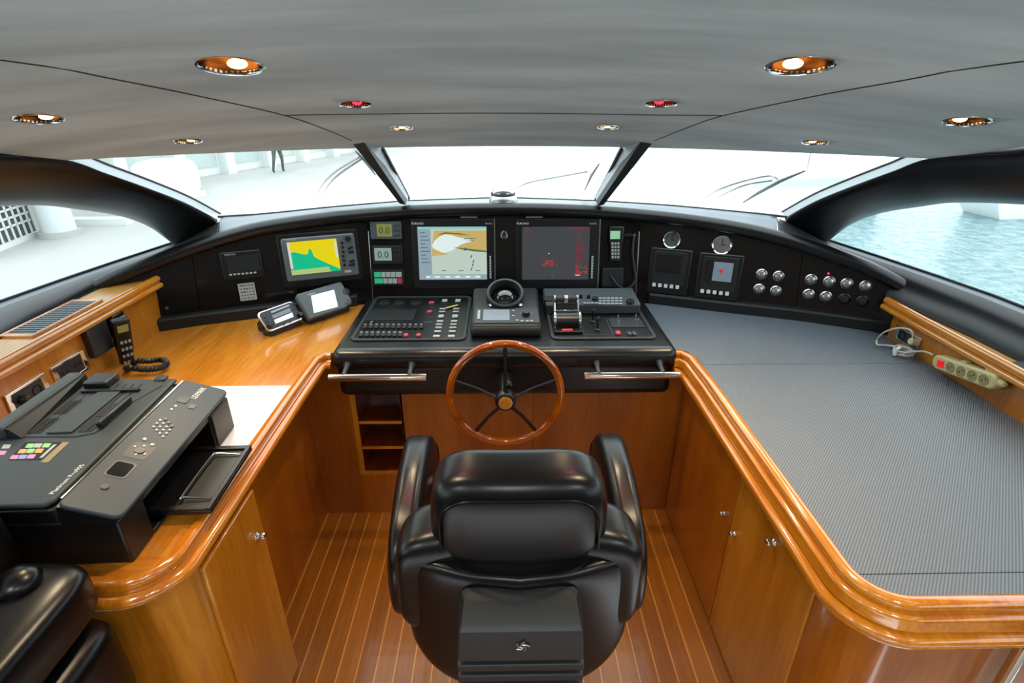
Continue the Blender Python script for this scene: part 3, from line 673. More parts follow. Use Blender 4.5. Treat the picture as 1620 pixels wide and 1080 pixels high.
b = MB(); b.prism([(-1.68, .955), (-.93, .955), (-.86, 1.0), (-.838, 1.05), (-.838, 2.15), (-.769, 2.19), (-.769, 2.4), (-.769, 2.80), (-1.2, 2.70), (-1.69, 2.50)], ZT-.03, ZT-.005); b.build('top_board', 'wood_top', lab)
pathL = [(-.77, 2.175), (-.806, 2.175), (-.836, 2.135)]+[(-.838, y) for y in (1.9, 1.6, 1.3, 1.08)]+arc(-.938, 1.05, .10, 0, -90, 10)[0:]+[(-1.2, .95), (-1.70, .95)]
coping('coping', pathL, profL, 1, ZT, 'wood_rail_y', lab)
MB().box(-1.6, -.86, .955, 1.02, ZT-.006, ZT-.003).build('edge_band', 'wood_rail_x', lab)

# --- right cabinet
cab = thing('cabinet', 'cherry wood cabinet run on the right side of the footwell', 'cabinet', loc=(0, 0, 0))
b = MB(); b.prism([(XR, 2.98), (XR, 1.03), (.862, .96), (.90, .89), (.96, .865), (1.35, .865), (1.35, 1.0), (1.9, 1.0), (1.9, 2.4)], 0, .85); b.build('body', 'wood_panel', cab, smooth=50)
y1 = pX(1170, 762, XR-.012).y; y0 = 1.035
XD = XR-.010
d1 = MB().box(XD, XR, y1+.0025, 2.185, .012, .845).build('door', 'wood_panel', cab, bev=.002)
d2 = MB().box(XD, XR, y0, y1-.0025, .012, .845).build('door', 'wood_v', cab, bev=.002)
knob(d1, pX(1146, 812, XD), (-1, 0, 0), .009, .018); knob(d2, pX(1162, 844, XD), (-1, 0, 0), .009, .018); knob(d2, pX(1224, 858, XD), (-1, 0, 0), .013, .026)
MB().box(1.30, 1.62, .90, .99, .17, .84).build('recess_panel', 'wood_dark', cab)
MB().cyl((1.215, .83, .45), (1.215, .83, .82), .014).build('chrome_post', 'chrome', cab)
MB().box(1.185, 1.205, .850, .864, .79, .83).build('white_catch', 'white', cab, bev=.004)
wt = thing('worktop', 'right worktop edged with triple-bead varnished cherry coping', 'worktop', loc=(0, 0, 0))
b = MB(); b.prism([(.845, 2.77), (.845, 1.0), (.87, .90), (.94, .86), (2.1, .86), (2.1, 2.2), (1.84, 2.38), (1.35, 2.60)], ZT-.04, ZT-.012); b.build('top_board', 'wood_v', wt)
pathR = [(.76, 2.175), (.80, 2.175), (.836, 2.12)]+[(.842, y) for y in (1.9, 1.6, 1.3, 1.02)]+arc(.942, .965, .10, 180, 270, 10)+[(1.2, .865), (2.15, .865)]
coping('upper_coping', pathR, profR1, -1, ZT, 'wood_rail_y', wt); coping('lower_coping', pathR, profR2, -1, ZT, 'wood_rail_y', wt)
b = MB(); 
for p in pathR[:0]: pass
# ribbed mat in three pieces with seams
ya = pZ(1200, 575, ZT).y; yb = pZ(1500, 905, ZT).y
def edgeY(x): return Yd(x)-.03
matt = thing('rubber_mat', 'grey ribbed rubber mat covering the right worktop', 'mat', loc=(0, 0, 0))
xs = [.80+i*(1.10)/14 for i in range(15)]
MB().prism([(.850, 2.12), (.850, ya+.0015)]+[(1.9, ya+.0015)]+[(1.88, 2.1), (1.84, 2.32)]+[(x, edgeY(x)) for x in (1.8, 1.65, 1.5, 1.35, 1.13, .9, .82)]+[(.779, 2.79), (.779, 2.19), (.82, 2.185)], ZT-.012, ZT-.003).build('mat_piece', 'ribs', matt)
MB().prism([(.851, yb+.0015), (1.915, yb+.0015), (1.905, ya-.0015), (.850, ya-.0015)], ZT-.012, ZT-.003).build('mat_piece', 'ribs', matt)
MB().prism([(.850, yb-.0015), (.853, yb-.012), (.875, .898), (.92, .874), (.96, .868), (1.915, .868), (1.915, yb-.0015)], ZT-.012, ZT-.003).build('mat_piece', 'ribs', matt)

# --- front kick cabinet under the console with the shelf niche
kc = thing('console_cabinet', 'cherry wood front panel with open shelves under the helm console', 'cabinet', loc=(0, 0, 0))
nx0, nx1 = pY(571, 690, YK).x, pY(638, 690, YK).x; nz0 = pY(600, 743, YK).z; zt = .90
sx = pY(842, 720, YK).x
MB().box(XL, nx0-.025, YK, YK+.02, 0, zt).build('front_panel', 'wood_panel', kc)
MB().box(nx1+.002, sx-.001, YK, YK+.02, 0, zt).build('front_panel', 'wood_panel', kc)
MB().box(sx+.001, XR, YK, YK+.02, 0, zt).build('front_panel', 'wood_panel', kc)
MB().box(nx0-.025, nx1+.002, YK, YK+.02, 0, nz0-.022).build('front_panel', 'wood_panel', kc)
b = MB(); b.box(nx0-.025, nx0, YK-.004, YK+.22, nz0-.022, zt); b.box(nx0, nx1, YK-.004, YK+.22, nz0-.022, nz0); b.box(nx1, nx1+.01, YK, YK+.22, nz0, zt); b.box(nx0, nx1, YK+.20, YK+.22, nz0, zt); b.build('niche', 'wood_dark', kc); b = MB(); b.box(nx0-.026, nx0-.001, YK-.006, YK-.0041, nz0-.023, zt); b.box(nx0-.001, nx1+.001, YK-.006, YK-.0041, nz0-.023, nz0); b.build('niche_frame', 'wood_v', kc)  # dark wood puts the interior shade into niche and shelves
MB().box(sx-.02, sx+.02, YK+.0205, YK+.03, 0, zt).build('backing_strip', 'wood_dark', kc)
for v in (707, 667): 
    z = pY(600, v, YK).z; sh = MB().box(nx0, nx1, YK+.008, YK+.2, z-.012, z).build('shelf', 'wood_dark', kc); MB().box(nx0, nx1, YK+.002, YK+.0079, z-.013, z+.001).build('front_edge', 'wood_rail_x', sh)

# --- left side ledge with coping, grille
led = thing('side_ledge', 'tall cherry side box with beaded coping along left hull', 'side ledge', loc=(0, 0, 0))
ZLt = 1.18; XLp = -1.685
MB().box(-1.90, XLp, .4, 2.50, ZT-.01, ZLt-.012).build('face_panel', 'wood_v', led)
b = MB(); b.prism([(-1.92, .4), (XLp, .4), (XLp, 2.54), (-1.86, 2.46)], ZLt-.012, ZLt-.004); b.build('top_board', 'wood_light', led)
profS = [(-.02, -.02), (-.02, .0)]+bead(.005, -.008, .018, 110, 0, 7)+[(.016, -.023), (.012, -.026)]+bead(.016, -.038, .014, 110, -80, 7)+[(-.002, -.052)]
coping('coping', [(XLp, 2.545), (XLp, 1.6), (XLp, .4)], profS, 1, ZLt+.006, 'wood_rail_y', led)
gr = thing('vent_grille', 'wood-framed air grille with dark slats on the left ledge', 'grille', Frame((0, 0, ZLt-.004), (1, 0, 0), (0, 1, 0)))
ga, gb = pZ(160, 475, ZLt), pZ(40, 533, ZLt)
gx0, gx1, gy0, gy1 = -1.865, -1.735, gb.y, ga.y
b = MB(); b.ring([(gx0, gy0), (gx1, gy0), (gx1, gy1), (gx0, gy1)], [(gx0+.014, gy0+.02), (gx1-.012, gy0+.02), (gx1-.012, gy1-.02), (gx0+.014, gy1-.02)], 0, .010); b.build('frame', 'wood_rail_y', gr, bev=.002)
MB().box(gx0+.01, gx1-.01, gy0+.015, gy1-.015, -.003, .0008).build('backing', 'black', gr)
n = 17
for i in range(n):
    y = gy0+.03+(gy1-gy0-.06)*i/(n-1); MB().box(gx0+.012, gx1-.010, y-.0065, y+.0035, .001, .008).build('slat', 'instr', gr)
# --- right side ledge
led = thing('side_ledge', 'low cherry side box with beaded coping along right hull', 'side ledge', loc=(0, 0, 0))
XRp, ZRt = 1.83, 1.10
MB().box(XRp, 2.0, .4, 2.32, ZT-.012, ZRt-.012).build('face_panel', 'wood_v', led)
MB().prism([(1.99, .4), (XRp, .4), (XRp, 2.36), (1.90, 2.30)][::-1], ZRt-.012, ZRt-.004).build('top_board', 'wood_light', led)
coping('coping', [(XRp, 2.385), (XRp, 1.6), (XRp, .4)], profS, -1, ZRt+.006, 'wood_rail_y', led)
f = pZ(1608, 578, ZRt); b = MB().rrect(-.03, .03, -.035, .035, .01, 0, .014); o = b.build('window_catch', 'plastic_dg', bev=.003); o.location = (f.x+.02, f.y-.02, ZRt-.004); tag(o, 'small dark catch lying on the right side ledge', 'catch')

# ================================================================== HELM CONSOLE
hc = thing('helm_console', 'black padded helm console standing between the two worktops', 'console', loc=(0, 0, 0))
ZC = .97
b = MB().box(-.765, .775, 2.125, 2.82, ZC-.10, ZC); b.build('padded_lid', 'vinyl', hc, bev=.042, seg=6)
b = MB().box(-.75, .76, 2.135, 2.80, .735, ZC-.06); b.build('front_body', 'vinyl', hc, bev=.035, seg=5)
FT = Frame((0, 2.1, ZC), (1, 0, 0), (0, 1, 0))
def tray(label, x0, x1, y0, y1):
    t = thing('control_panel', label, 'control panel', Frame((0, 2.1, ZC), (1, 0, 0), (0, 1, 0)))
    b = MB(); b.ring(rr(x0, x1, y0, y1, .035), rr(x0+.018, x1-.018, y0+.018, y1-.018, .022), 0, .008); b.build('rim', 'vinyl_grey', t, bev=.003)
    MB().rrect(x0+.016, x1-.016, y0+.016, y1-.016, .02, 0, .003).build('plate', 'plastic', t)
    return t
lt = tray('black switch panel with rows of rocker switches left of the compass', -.705, -.175, .135, .715)
def T(u, v, n=.004): return FT.px(u, v, n)
def onT(mb, u, v, w_, h_, z0, z1, bev=0):
    x, y = T(u, v, z1); return mb.box(x-w_/2, x+w_/2, y-h_/2, y+h_/2, z0, z1)
for i in range(11): onT(MB(), 577.7+8.86*i, 516, .019, .026, .003, .013).build('rocker_switch', 'plastic_dg', lt, bev=.002)
for i in range(11): onT(MB(), 578+8.86*i, 512.6, .013, .006, .0125, .0135).build('switch_mark', 'key', lt)
for i in range(10):
    u = 571.6+8.8*i if i < 9 else 662
    onT(MB(), u, 528.5, .019, .026, .003, .013).build('rocker_switch', 'red' if i >= 8 else 'plastic_dg', lt, bev=.002)
    if i < 8: onT(MB(), u, 525, .013, .006, .0125, .0135).build('switch_mark', 'key', lt)
for u in (608, 632, 658):
    x, y = T(u, 480); b = MB(); b.cyl((x, y, .003), (x, y, .011), .030, .028, 24); b.build('round_vent', 'plastic_m', lt, bev=.001)
x0, y0 = T(573, 507); x1, y1 = T(660, 489); MB().rrect(x0, x1, y0, y1, .004, .003, .005).build('smooth_plate', 'plastic_m', lt)
x0, y0 = T(672, 515); x1, y1 = T(690, 473); b = MB(); b.ring(rr(x0, x1, y0, y1, .003), rr(x0+.003, x1-.003, y0+.003, y1-.003, .001), .003, .0048); b.build('inset_frame', 'plastic_dg', lt)
for u, v, r in ((682.6, 479.6, .016), (679.8, 494, .015)):
    x, y = T(u, v); MB().cyl((x, y, .003), (x, y, .012), r, r*.9, 20).build('round_button', 'red', lt, bev=.001)
onT(MB(), 678, 509, .045, .006, .003, .006).build('silver_bar', 'steel', lt)
for ua, ub in ((703.5, 690.5), (724.5, 714.0)):
    for v, h_ in ((474.5, .035), (487.5, .016), (492, .014), (499, .034), (507, .018), (512, .014), (517, .014), (523, .016), (530.5, .02)):
        u = ua+(ub-ua)*(v-474.5)/56; onT(MB(), u, v, .028 if h_ > .03 else .032, h_, .003, .010).build('push_button', 'key', lt, bev=.002)
x, y = T(715, 484, .012); b = MB(Matrix.Translation((x, y, 0)) @ Matrix.Rotation(math.radians(38), 4, 'Z')); b.box(-.036, .036, -.006, .006, .0101, .0108); b.build('yellow_tape', 'yellow', lt)
MB().text('I', .03, *T(585, 510), .004, rot=-.3).build('lettering', 'white', lt)

rt_ = tray('black lever panel on the console right of the compass', .215, .705, .135, .715)
x0, y0 = T(924, 530); x1, y1 = T(956, 503); 
b = MB(); b.ring(rr(x0, x1+.01, y0, y1, .004), rr(x0+.003, x1+.007, y0+.003, y1-.003, .003), .003, .0045); b.build('inset_frame', 'plastic_g', rt_)
for u, v in ((938, 510), (945, 523)):
    x, y = T(u, v); b = MB(); b.lathe([(0, .004), (.014, .004), (.012, .012), (.005, .016), (.0035, .05), (.009, .055), (.010, .068), (.006, .075), (0, .076)], 16, xf=Matrix.Translation((x, y, 0))); b.build('joystick', 'plastic', rt_)
x0, y0 = T(968, 518); x1, y1 = T(1012, 503); b = MB(); b.rrect(x0, x1, y0, y1, .003, .003, .007); b.build('toggle_plate', 'plastic_dg', rt_, bev=.001)
for u, v in ((977, 507), (979, 514), (1005, 506), (1008, 513)):
    x, y = T(u, v); b = MB(); b.cyl((x, y, .007), (x, y, .012), .006, .005, 12); b.cyl((x, y, .012), (x+.002, y+.004, .034), .0028, .004, 10); b.build('toggle_switch', 'chrome', rt_)
onT(MB(), 978, 525, .022, .032, .003, .014).build('rocker_switch', 'red', rt_, bev=.002)
for u in (996, 1003.5): onT(MB(), u, 526, .018, .03, .003, .014).build('rocker_switch', 'plastic_g', rt_, bev=.002)

# compass binnacle with autopilot head
x0, y0 = T(744, 533); x1 = T(857, 533)[0]; y1 = .56
cb_ = thing('compass_binnacle', 'black compass pod with ring hood and small grey autopilot display', 'compass', FT)
b = MB(); yf = y0
sec = [(yf, 0), (yf, .042), (yf+.015, .052), (yf+.17, .075), (yf+.36, .115), (yf+.40, .10), (yf+.42, 0)]
b.loft([[(x, p[0], p[1]) for p in sec] for x in (x0, x1)], closed=True, caps=True); b.build('pod', 'plastic_m', cb_, bev=.018, seg=4)
sl = Vector((0, .155, .023)).normalized(); fa = Frame(FT.w(0, yf+.015, .0525), (1, 0, 0), sl)
ap = MB(Matrix.Translation((0, 0, 0))); 
Xap = FT.mat().inverted() @ fa.mat()
def AP(u, v, n=.003): return fa.px(u, v, n)
a0 = AP(749, 511); a1 = AP(851, 487)
b = MB(Xap); b.rrect(a0[0], a1[0], a0[1], a1[1], .008, -.002, .004); hd = b.build('autopilot_head', 'plastic_dg', cb_, bev=.002)
a0 = AP(764, 507); a1 = AP(806, 490); MB(Xap).rrect(a0[0], a1[0], a0[1], a1[1], .003, .004, .0055).build('display', 'lcd_b', hd)
a0 = AP(755, 505); a1 = AP(760, 491); MB(Xap).rrect(a0[0], a1[0], a0[1], a1[1], .002, .004, .0065).build('key', 'key', hd)
for u, v in ((812, 492), (812, 500), (818, 507), (826, 508), (834, 508), (841, 508)):
    a = AP(u, v); MB(Xap).box(a[0]-.007, a[0]+.007, a[1]-.004, a[1]+.004, .004, .0065).build('key', 'key', hd)
a = AP(832, 498); MB(Xap).cyl((a[0], a[1], .004), (a[0], a[1], .022), .020, .016, 24).build('knob', 'plastic', hd, bev=.002)
b = MB(Xap)
for i in range(7):
    an = math.radians(20+i*23); b.box(a[0]+math.cos(an)*.030-.0015, a[0]+math.cos(an)*.030+.0015, a[1]+math.sin(an)*.036-.003, a[1]+math.sin(an)*.036+.003, .004, .005)
b.build('dial_marks', 'key', hd)
cfr = Frame(Vector((0.005, 2.1+yf+.28, ZC+.150)), (1, 0, 0), Vector((0, .86, .50)))
# slide the compass under its pixel
pc = cfr.px(799, 463); cfr = Frame(cfr.w(pc[0], pc[1], 0), cfr.ex, cfr.ey); Xc = FT.mat().inverted() @ cfr.mat()
R0 = .094
b = MB(Xc); b.lathe([(R0*.86, -.10), (R0*.98, -.05), (R0, -.01), (R0*.96, .004), (R0*.84, .006), (R0*.78, -.006), (R0*.76, -.05), (R0*.74, -.055)], 40); b.build('compass_hood', 'plastic_dg', cb_, smooth=50)
b = MB(Xc); b.lathe([(0, -.005), (R0*.3, -.010), (R0*.55, -.024), (R0*.74, -.05), (R0*.74, -.06)], 32); b.build('compass_dome', 'scr_dark', cb_, smooth=60)
b = MB(Xc); b.cyl((-R0*.75, -R0*.72, -.06), (-R0*.75, -R0*.72, -.01), .008); b.build('thumb_screw', 'steel', cb_)
b = MB(Xc); b.cyl((R0*.80, -R0*.72, -.06), (R0*.80, -R0*.72, -.01), .008); b.build('thumb_screw', 'steel', cb_)

# keyboard / chart controller unit
kb = thing('trackball_keyboard', 'long grey radar control keyboard at the back of the lever panel', 'keyboard', FT)
x0, y0 = T(863, 497); x1 = T(1013, 497)[0]; 
b = MB(); sec = [(y0, .004), (y0, .050), (y0+.012, .060), (y0+.20, .072), (y0+.215, .062), (y0+.215, .004)]
b.loft([[(x, p[0], p[1]) for p in sec] for x in (x0, x1)], closed=True, caps=True); b.build('case', 'plastic_g', kb, bev=.006, seg=3)
kf_ = Frame(FT.w(0, y0+.012, .0605), (1, 0, 0), Vector((0, .188, .012))); Xk = FT.mat().inverted() @ kf_.mat()
for r in range(3):
    for c in range(6):
        p = kf_.px(949+c*6.6, 472.5+r*4.2); MB(Xk).box(p[0]-.008, p[0]+.008, p[1]-.006, p[1]+.006, 0, .005).build('key', 'key', kb, bev=.001)
for c in range(5): p = kf_.px(925+c*6, 480); MB(Xk).box(p[0]-.007, p[0]+.007, p[1]-.005, p[1]+.005, 0, .004).build('key', 'key', kb)
for u in (880, 896, 908, 919, 931): p = kf_.px(u, 471); MB(Xk).cyl((p[0], p[1], 0), (p[0], p[1], .016), .009, .007, 14).build('knob', 'plastic', kb)
for u, v, r in ((942, 474, .018), (997, 478, .022)): p = kf_.px(u, v); MB(Xk).cyl((p[0], p[1], 0), (p[0], p[1], .014), r, r*.8, 20).build('rotary_knob', 'plastic', kb, bev=.002)
p = kf_.px(870, 473); MB(Xk).rrect(p[0]-.03, p[0]+.02, p[1]-.03, p[1]+.03, .01, 0, .005).build('side_pad', 'plastic_dg', kb)

# throttle levers
th = thing('throttle_control', 'twin chrome-edged engine throttle levers on the console', 'throttle', FT)
x0, y0 = T(879, 527); x1 = T(919, 527)[0]; xm = (x0+x1)/2; wv = (x1-x0)/2
MB().rrect(x0-.01, x1+.01, y0-.01, y0+.20, .01, .003, .018).build('base', 'plastic', th, bev=.004)
b = MB(); b.cyl((x0+.004, y0+.075, .035), (x1-.004, y0+.075, .035), .042, n=32); b.build('black_drum', 'plastic', th, bev=.003)
for sx_ in (x0, x1): b = MB(); b.cyl((sx_-.005, y0+.075, .036), (sx_+.005, y0+.075, .036), .047, n=32); b.build('chrome_cheek', 'chrome', th, bev=.002)
b = MB(); b.box(x0, x1, y0+.115, y0+.125, .06, .075); b.build('chrome_bar', 'chrome', th, bev=.002)
MB().box(x0+.006, x1-.006, y0+.13, y0+.14, .055, .10).build('label_plate', 'plastic_dg', th)
for k in (0, 1):
    a = x0+(x1-x0)*(.02+.5*k); c = a+(x1-x0)*.46
    b = MB(); b.cyl((a+.003, y0+.15, .118), (c-.003, y0+.15, .118), .019, n=20); h_ = b.build('grip', 'plastic_dg', th, bev=.003)
    b = MB(); b.tube([(a if k == 0 else c, y0+.085, .04), (a if k == 0 else c, y0+.12, .08), (a if k == 0 else c, y0+.15, .118)], .0055, 8); b.cyl((a-.001, y0+.15, .118), (a+.005, y0+.15, .118), .021); b.cyl((c-.005, y0+.15, .118), (c+.001, y0+.15, .118), .021); b.build('lever_arm', 'chrome', h_)
MB().rrect(xm-.03, xm+.02, y0-.008, y0+.012, .004, .018, .022).build('release_button', 'red', th)

# chrome grab rails
for u0, u1, lab_, st in ((520, 675, 'polished grab rail on the console front left of the wheel', (547, 650)), (924, 1075, 'polished grab rail on the console front right of the wheel', (945, 1045))):
    Yr = 2.045; z = pY(600, 597, Yr).z; a, c = pY(u0, 597, Yr).x, pY(u1, 597, Yr).x
    t = thing('grab_rail', lab_, 'rail', loc=((a+c)/2, Yr, z), group='grab rails on the console'); L = (c-a)/2
    b = MB(); b.cyl((-L, 0, 0), (L, 0, 0), .0165, n=24); b.build('bar', 'brass_warm', t, bev=.002)
    for u in st: x = pY(u, 590, Yr+.04).x-(a+c)/2; b = MB(); b.lathe([(.013, 0), (.013, .05), (.022, .078), (.024, .092)], 20, xf=Matrix.Translation((x, .0, .006)) @ Matrix.Rotation(-math.pi/2+.12, 4, 'X')); b.build('standoff', 'plastic', t)

# steering wheel
YW = 1.98; c = pY(799.5, 624, YW); sw = thing('steering_wheel', 'varnished wooden steering wheel with five slim black spokes', 'steering wheel', Frame(c, (1, 0, 0), (0, .02, 1)))
Rw = .235; b = MB(); b.tube([(Rw*math.cos(t), Rw*math.sin(t), 0) for t in [2*math.pi*i/72 for i in range(72)]], .0165, 14, closed=True); b.build('rim', 'wood_wheel', sw)
for a in (90, 162, 18, 234, 306):
    r = math.radians(a); ca, sa = math.cos(r), math.sin(r); thin = a in (162, 18)
    MB().tube([(.03*ca, .03*sa-.012, .028), (.12*ca, .12*sa, .012), ((Rw-.010)*ca, (Rw-.010)*sa, 0)], [.009, .0075, .0085] if not thin else [.007, .0055, .006], 8).build('spoke', 'plastic', sw)
X = Matrix.Translation((0, -.012, 0))
b = MB(X); b.lathe([(0, .0), (.042, .0), (.046, .02), (.042, .045), (.030, .052), (0, .052)], 32); b.build('hub', 'plastic', sw, bev=.002)
b = MB(X); b.lathe([(0, .0575), (.022, .0565), (.029, .0545), (.0295, .051)], 32); b.build('wooden_hub_cap', 'wood_top', sw)
b = MB(); b.cyl((0, 0, 0), (0, .01, -.14), .024, .034, 20); b.build('shaft', 'plastic', sw)
b = MB(); b.lathe([(.005, .03), (.016, .032), (.016, .05), (.011, .055), (0, .055)], 16, xf=Matrix.Translation((.015, .055, -.02))); b.build('tilt_knob', 'plastic', sw)

# ================================================================== DASH INSTRUMENTS
def inst(name, fi, px, label, cat, group=None):
    fr = FD[fi]; f = fr.at((px[0]+px[2])/2, (px[1]+px[3])/2); t = thing(name, label, cat, f, group); return f, t
def R_(f, px, n=0.0): x0, x1, y0, y1 = f.rect(*px, n); return x0, x1, y0, y1
# small monitor
f, t = inst('monitor', 1, (351, 396, 416, 441), 'small switched-off monitor with a row of keys, on left dash', 'monitor')
x0, x1, y0, y1 = R_(f, (351, 396, 416, 440)); b = MB().rrect(x0, x1, y0, y1, .008, 0, .028); b.build('case', 'plastic', t, bev=.004)
a = R_(f, (358, 404, 411, 430), .028); MB().box(a[0], a[1], a[2], a[3], .028, .0295).build('screen', 'scr_gray', t)
for i in range(7): p = f.px(365+6.4*i, 434.5-.6*i, .03); MB().box(p[0]-.006, p[0]+.006, p[1]-.004, p[1]+.004, .028, .030).build('key', 'key', t)
MB().text('FURUNO', .012, a[0], a[3]+.006, .0285).build('lettering', 'key', t)
# key label plate
f, t = inst('keypad_plate', 1, (378, 447, 406, 476), 'light grey square keypad plate below the small monitor', 'keypad')
x0, x1, y0, y1 = R_(f, (378, 447, 405, 475)); MB().rrect(x0, x1, y0, y1, .004, 0, .008).build('plate', 'key', t, bev=.002)
for r in range(5):
    b = MB(); random.seed(r)
    for c in range(5):
        xx = x0+(x1-x0)*(.12+.17*c); yy = y1-(y1-y0)*(.14+.18*r); b.box(xx, xx+(x1-x0)*random.uniform(.06, .12), yy-.003, yy+.003, .008, .0088)
    b.build('key_row', 'plastic_dg', t)
# chart plotter
f, t = inst('chart_plotter', 2, (446, 370, 564, 442), 'grey chart plotter showing yellow land and green sea', 'chart plotter')
n_ = .05
x0, x1, y0, y1 = R_(f, (448, 373, 565, 441), n_); MB().rrect(x0, x1, y0, y1, .012, .018, n_).build('case', 'instr', t, bev=.006); MB().rrect(x0-.02, x1+.02, y0-.03, y1+.02, .012, 0, .016).build('mounting_plate', 'plastic', t, bev=.003)
a = R_(f, (457, 380, 536, 432), n_); ax, bx, ay, by = a; W1, H1 = bx-ax, by-ay
b = MB(); q = lambda u, v: (ax+W1*u, ay+H1*v)
b.use('s_yel').prism([q(0, 0), q(1, 0), q(1, 1), q(0, 1)], n_, n_+.0015)
b.use('s_grn').prism([q(.02, .68), q(.0, .16), q(.85, .0), q(1, .0), q(1, .05), q(.82, .2), q(.62, .38), q(.50, .50), q(.46, .74), q(.42, .76), q(.38, .60), q(.3, .60), q(.12, .70)], n_+.0015, n_+.002)
b.use('s_pale').prism([q(0, .0), q(.80, .0), q(.76, .16), q(.0, .15)], n_+.002, n_+.0025)
b.use('s_white').box(ax, ax+W1*.05, ay+H1*.2, by, n_+.002, n_+.0025); b.use('s_white').box(bx-W1*.06, bx-W1*.01, ay+H1*.42, ay+H1*.92, n_+.002, n_+.0025)
b.build('screen', 's_yel', t)
p = f.px(550, 377, n_); MB().cyl((p[0], p[1], n_), (p[0], p[1], n_+.018), .016, .014, 24).build('knob', 'plastic', t, bev=.002)
for u, v in ((541, 384), (542, 391), (543, 398), (543, 405), (544, 412), (545, 419), (552, 393), (556, 391), (553, 399), (557, 398), (555, 413), (559, 412), (554, 419), (559, 418)):
    p = f.px(u, v, n_); MB().cyl((p[0], p[1], n_), (p[0], p[1], n_+.005), .007, n=12).build('key', 'plastic', t)
p = f.px(549, 429, n_); MB().box(p[0]-.012, p[0]+.022, p[1]-.006, p[1]+.006, n_, n_+.003).build('badge', 'key', t)
MB().text('NAVNET', .013, ax, by+.006, n_+.0005).build('lettering', 'key', t)
# wind and depth repeaters, alarm strip
def repeater(px, spx, lcdm, lab_, txt, case):
    f, t = inst('instrument_display', 3, px, lab_, 'instrument display'); x0, x1, y0, y1 = R_(f, px); b = MB().rrect(x0, x1, y0, y1, .006, 0, .02); b.build('case', case, t, bev=.003)
    a = R_(f, spx, .02); MB().box(*a, .02, .021).build('display', lcdm, t); h_ = a[3]-a[2]
    MB().text(txt, h_*.75, (a[0]+a[1])/2, a[2]+h_*.22, .0212, 'CENTER').build('lettering', 'lcd_dig', t)
    ex_ = a[1]+(x1-a[1])*.35
    for i in range(2):
        for j in range(3): MB().box(ex_+i*.018-.005, ex_+i*.018+.005, y0+(y1-y0)*(.22+.27*j)-.004, y0+(y1-y0)*(.22+.27*j)+.004, .02, .023).build('key', 'plastic_dg' if case != 'plastic_dg' else 'key', t)
repeater((587, 350, 636, 378), (596, 354, 620, 374), 'lcd_o', 'grey instrument with olive display, topmost left of chart screen', '0.0', 'plastic_g')
repeater((590, 388, 638, 417), (592.5, 392, 619.5, 412), 'lcd', 'black instrument with pale green display, middle left of chart screen', '0.0', 'plastic')
f, t = inst('alarm_panel', 3, (590, 427, 640, 451), 'small panel of green, white and red keys left of chart screen', 'alarm panel')
x0, x1, y0, y1 = R_(f, (590, 426, 640, 451)); MB().rrect(x0, x1, y0, y1, .004, 0, .014).build('case', 'black', t, bev=.002)
for r, (cols, wd) in enumerate(((('green', 'red', 'key', 'red', 'key'), (.24, .16, .17, .16, .22)), (('green', 'key', 'key', 'key', 'red'), (.30, .16, .17, .15, .18)))):
    xa = x0+(x1-x0)*.07
    for c_, w_ in zip(cols, wd):
        ww = (x1-x0)*w_*.92; yy = y1-(y1-y0)*(.30+.40*r); MB().rrect(xa, xa+ww-.003, yy-.014, yy+.014, .002, .014, .018).build('key', c_ if c_ != 'red' or r else 'key', t); xa += ww
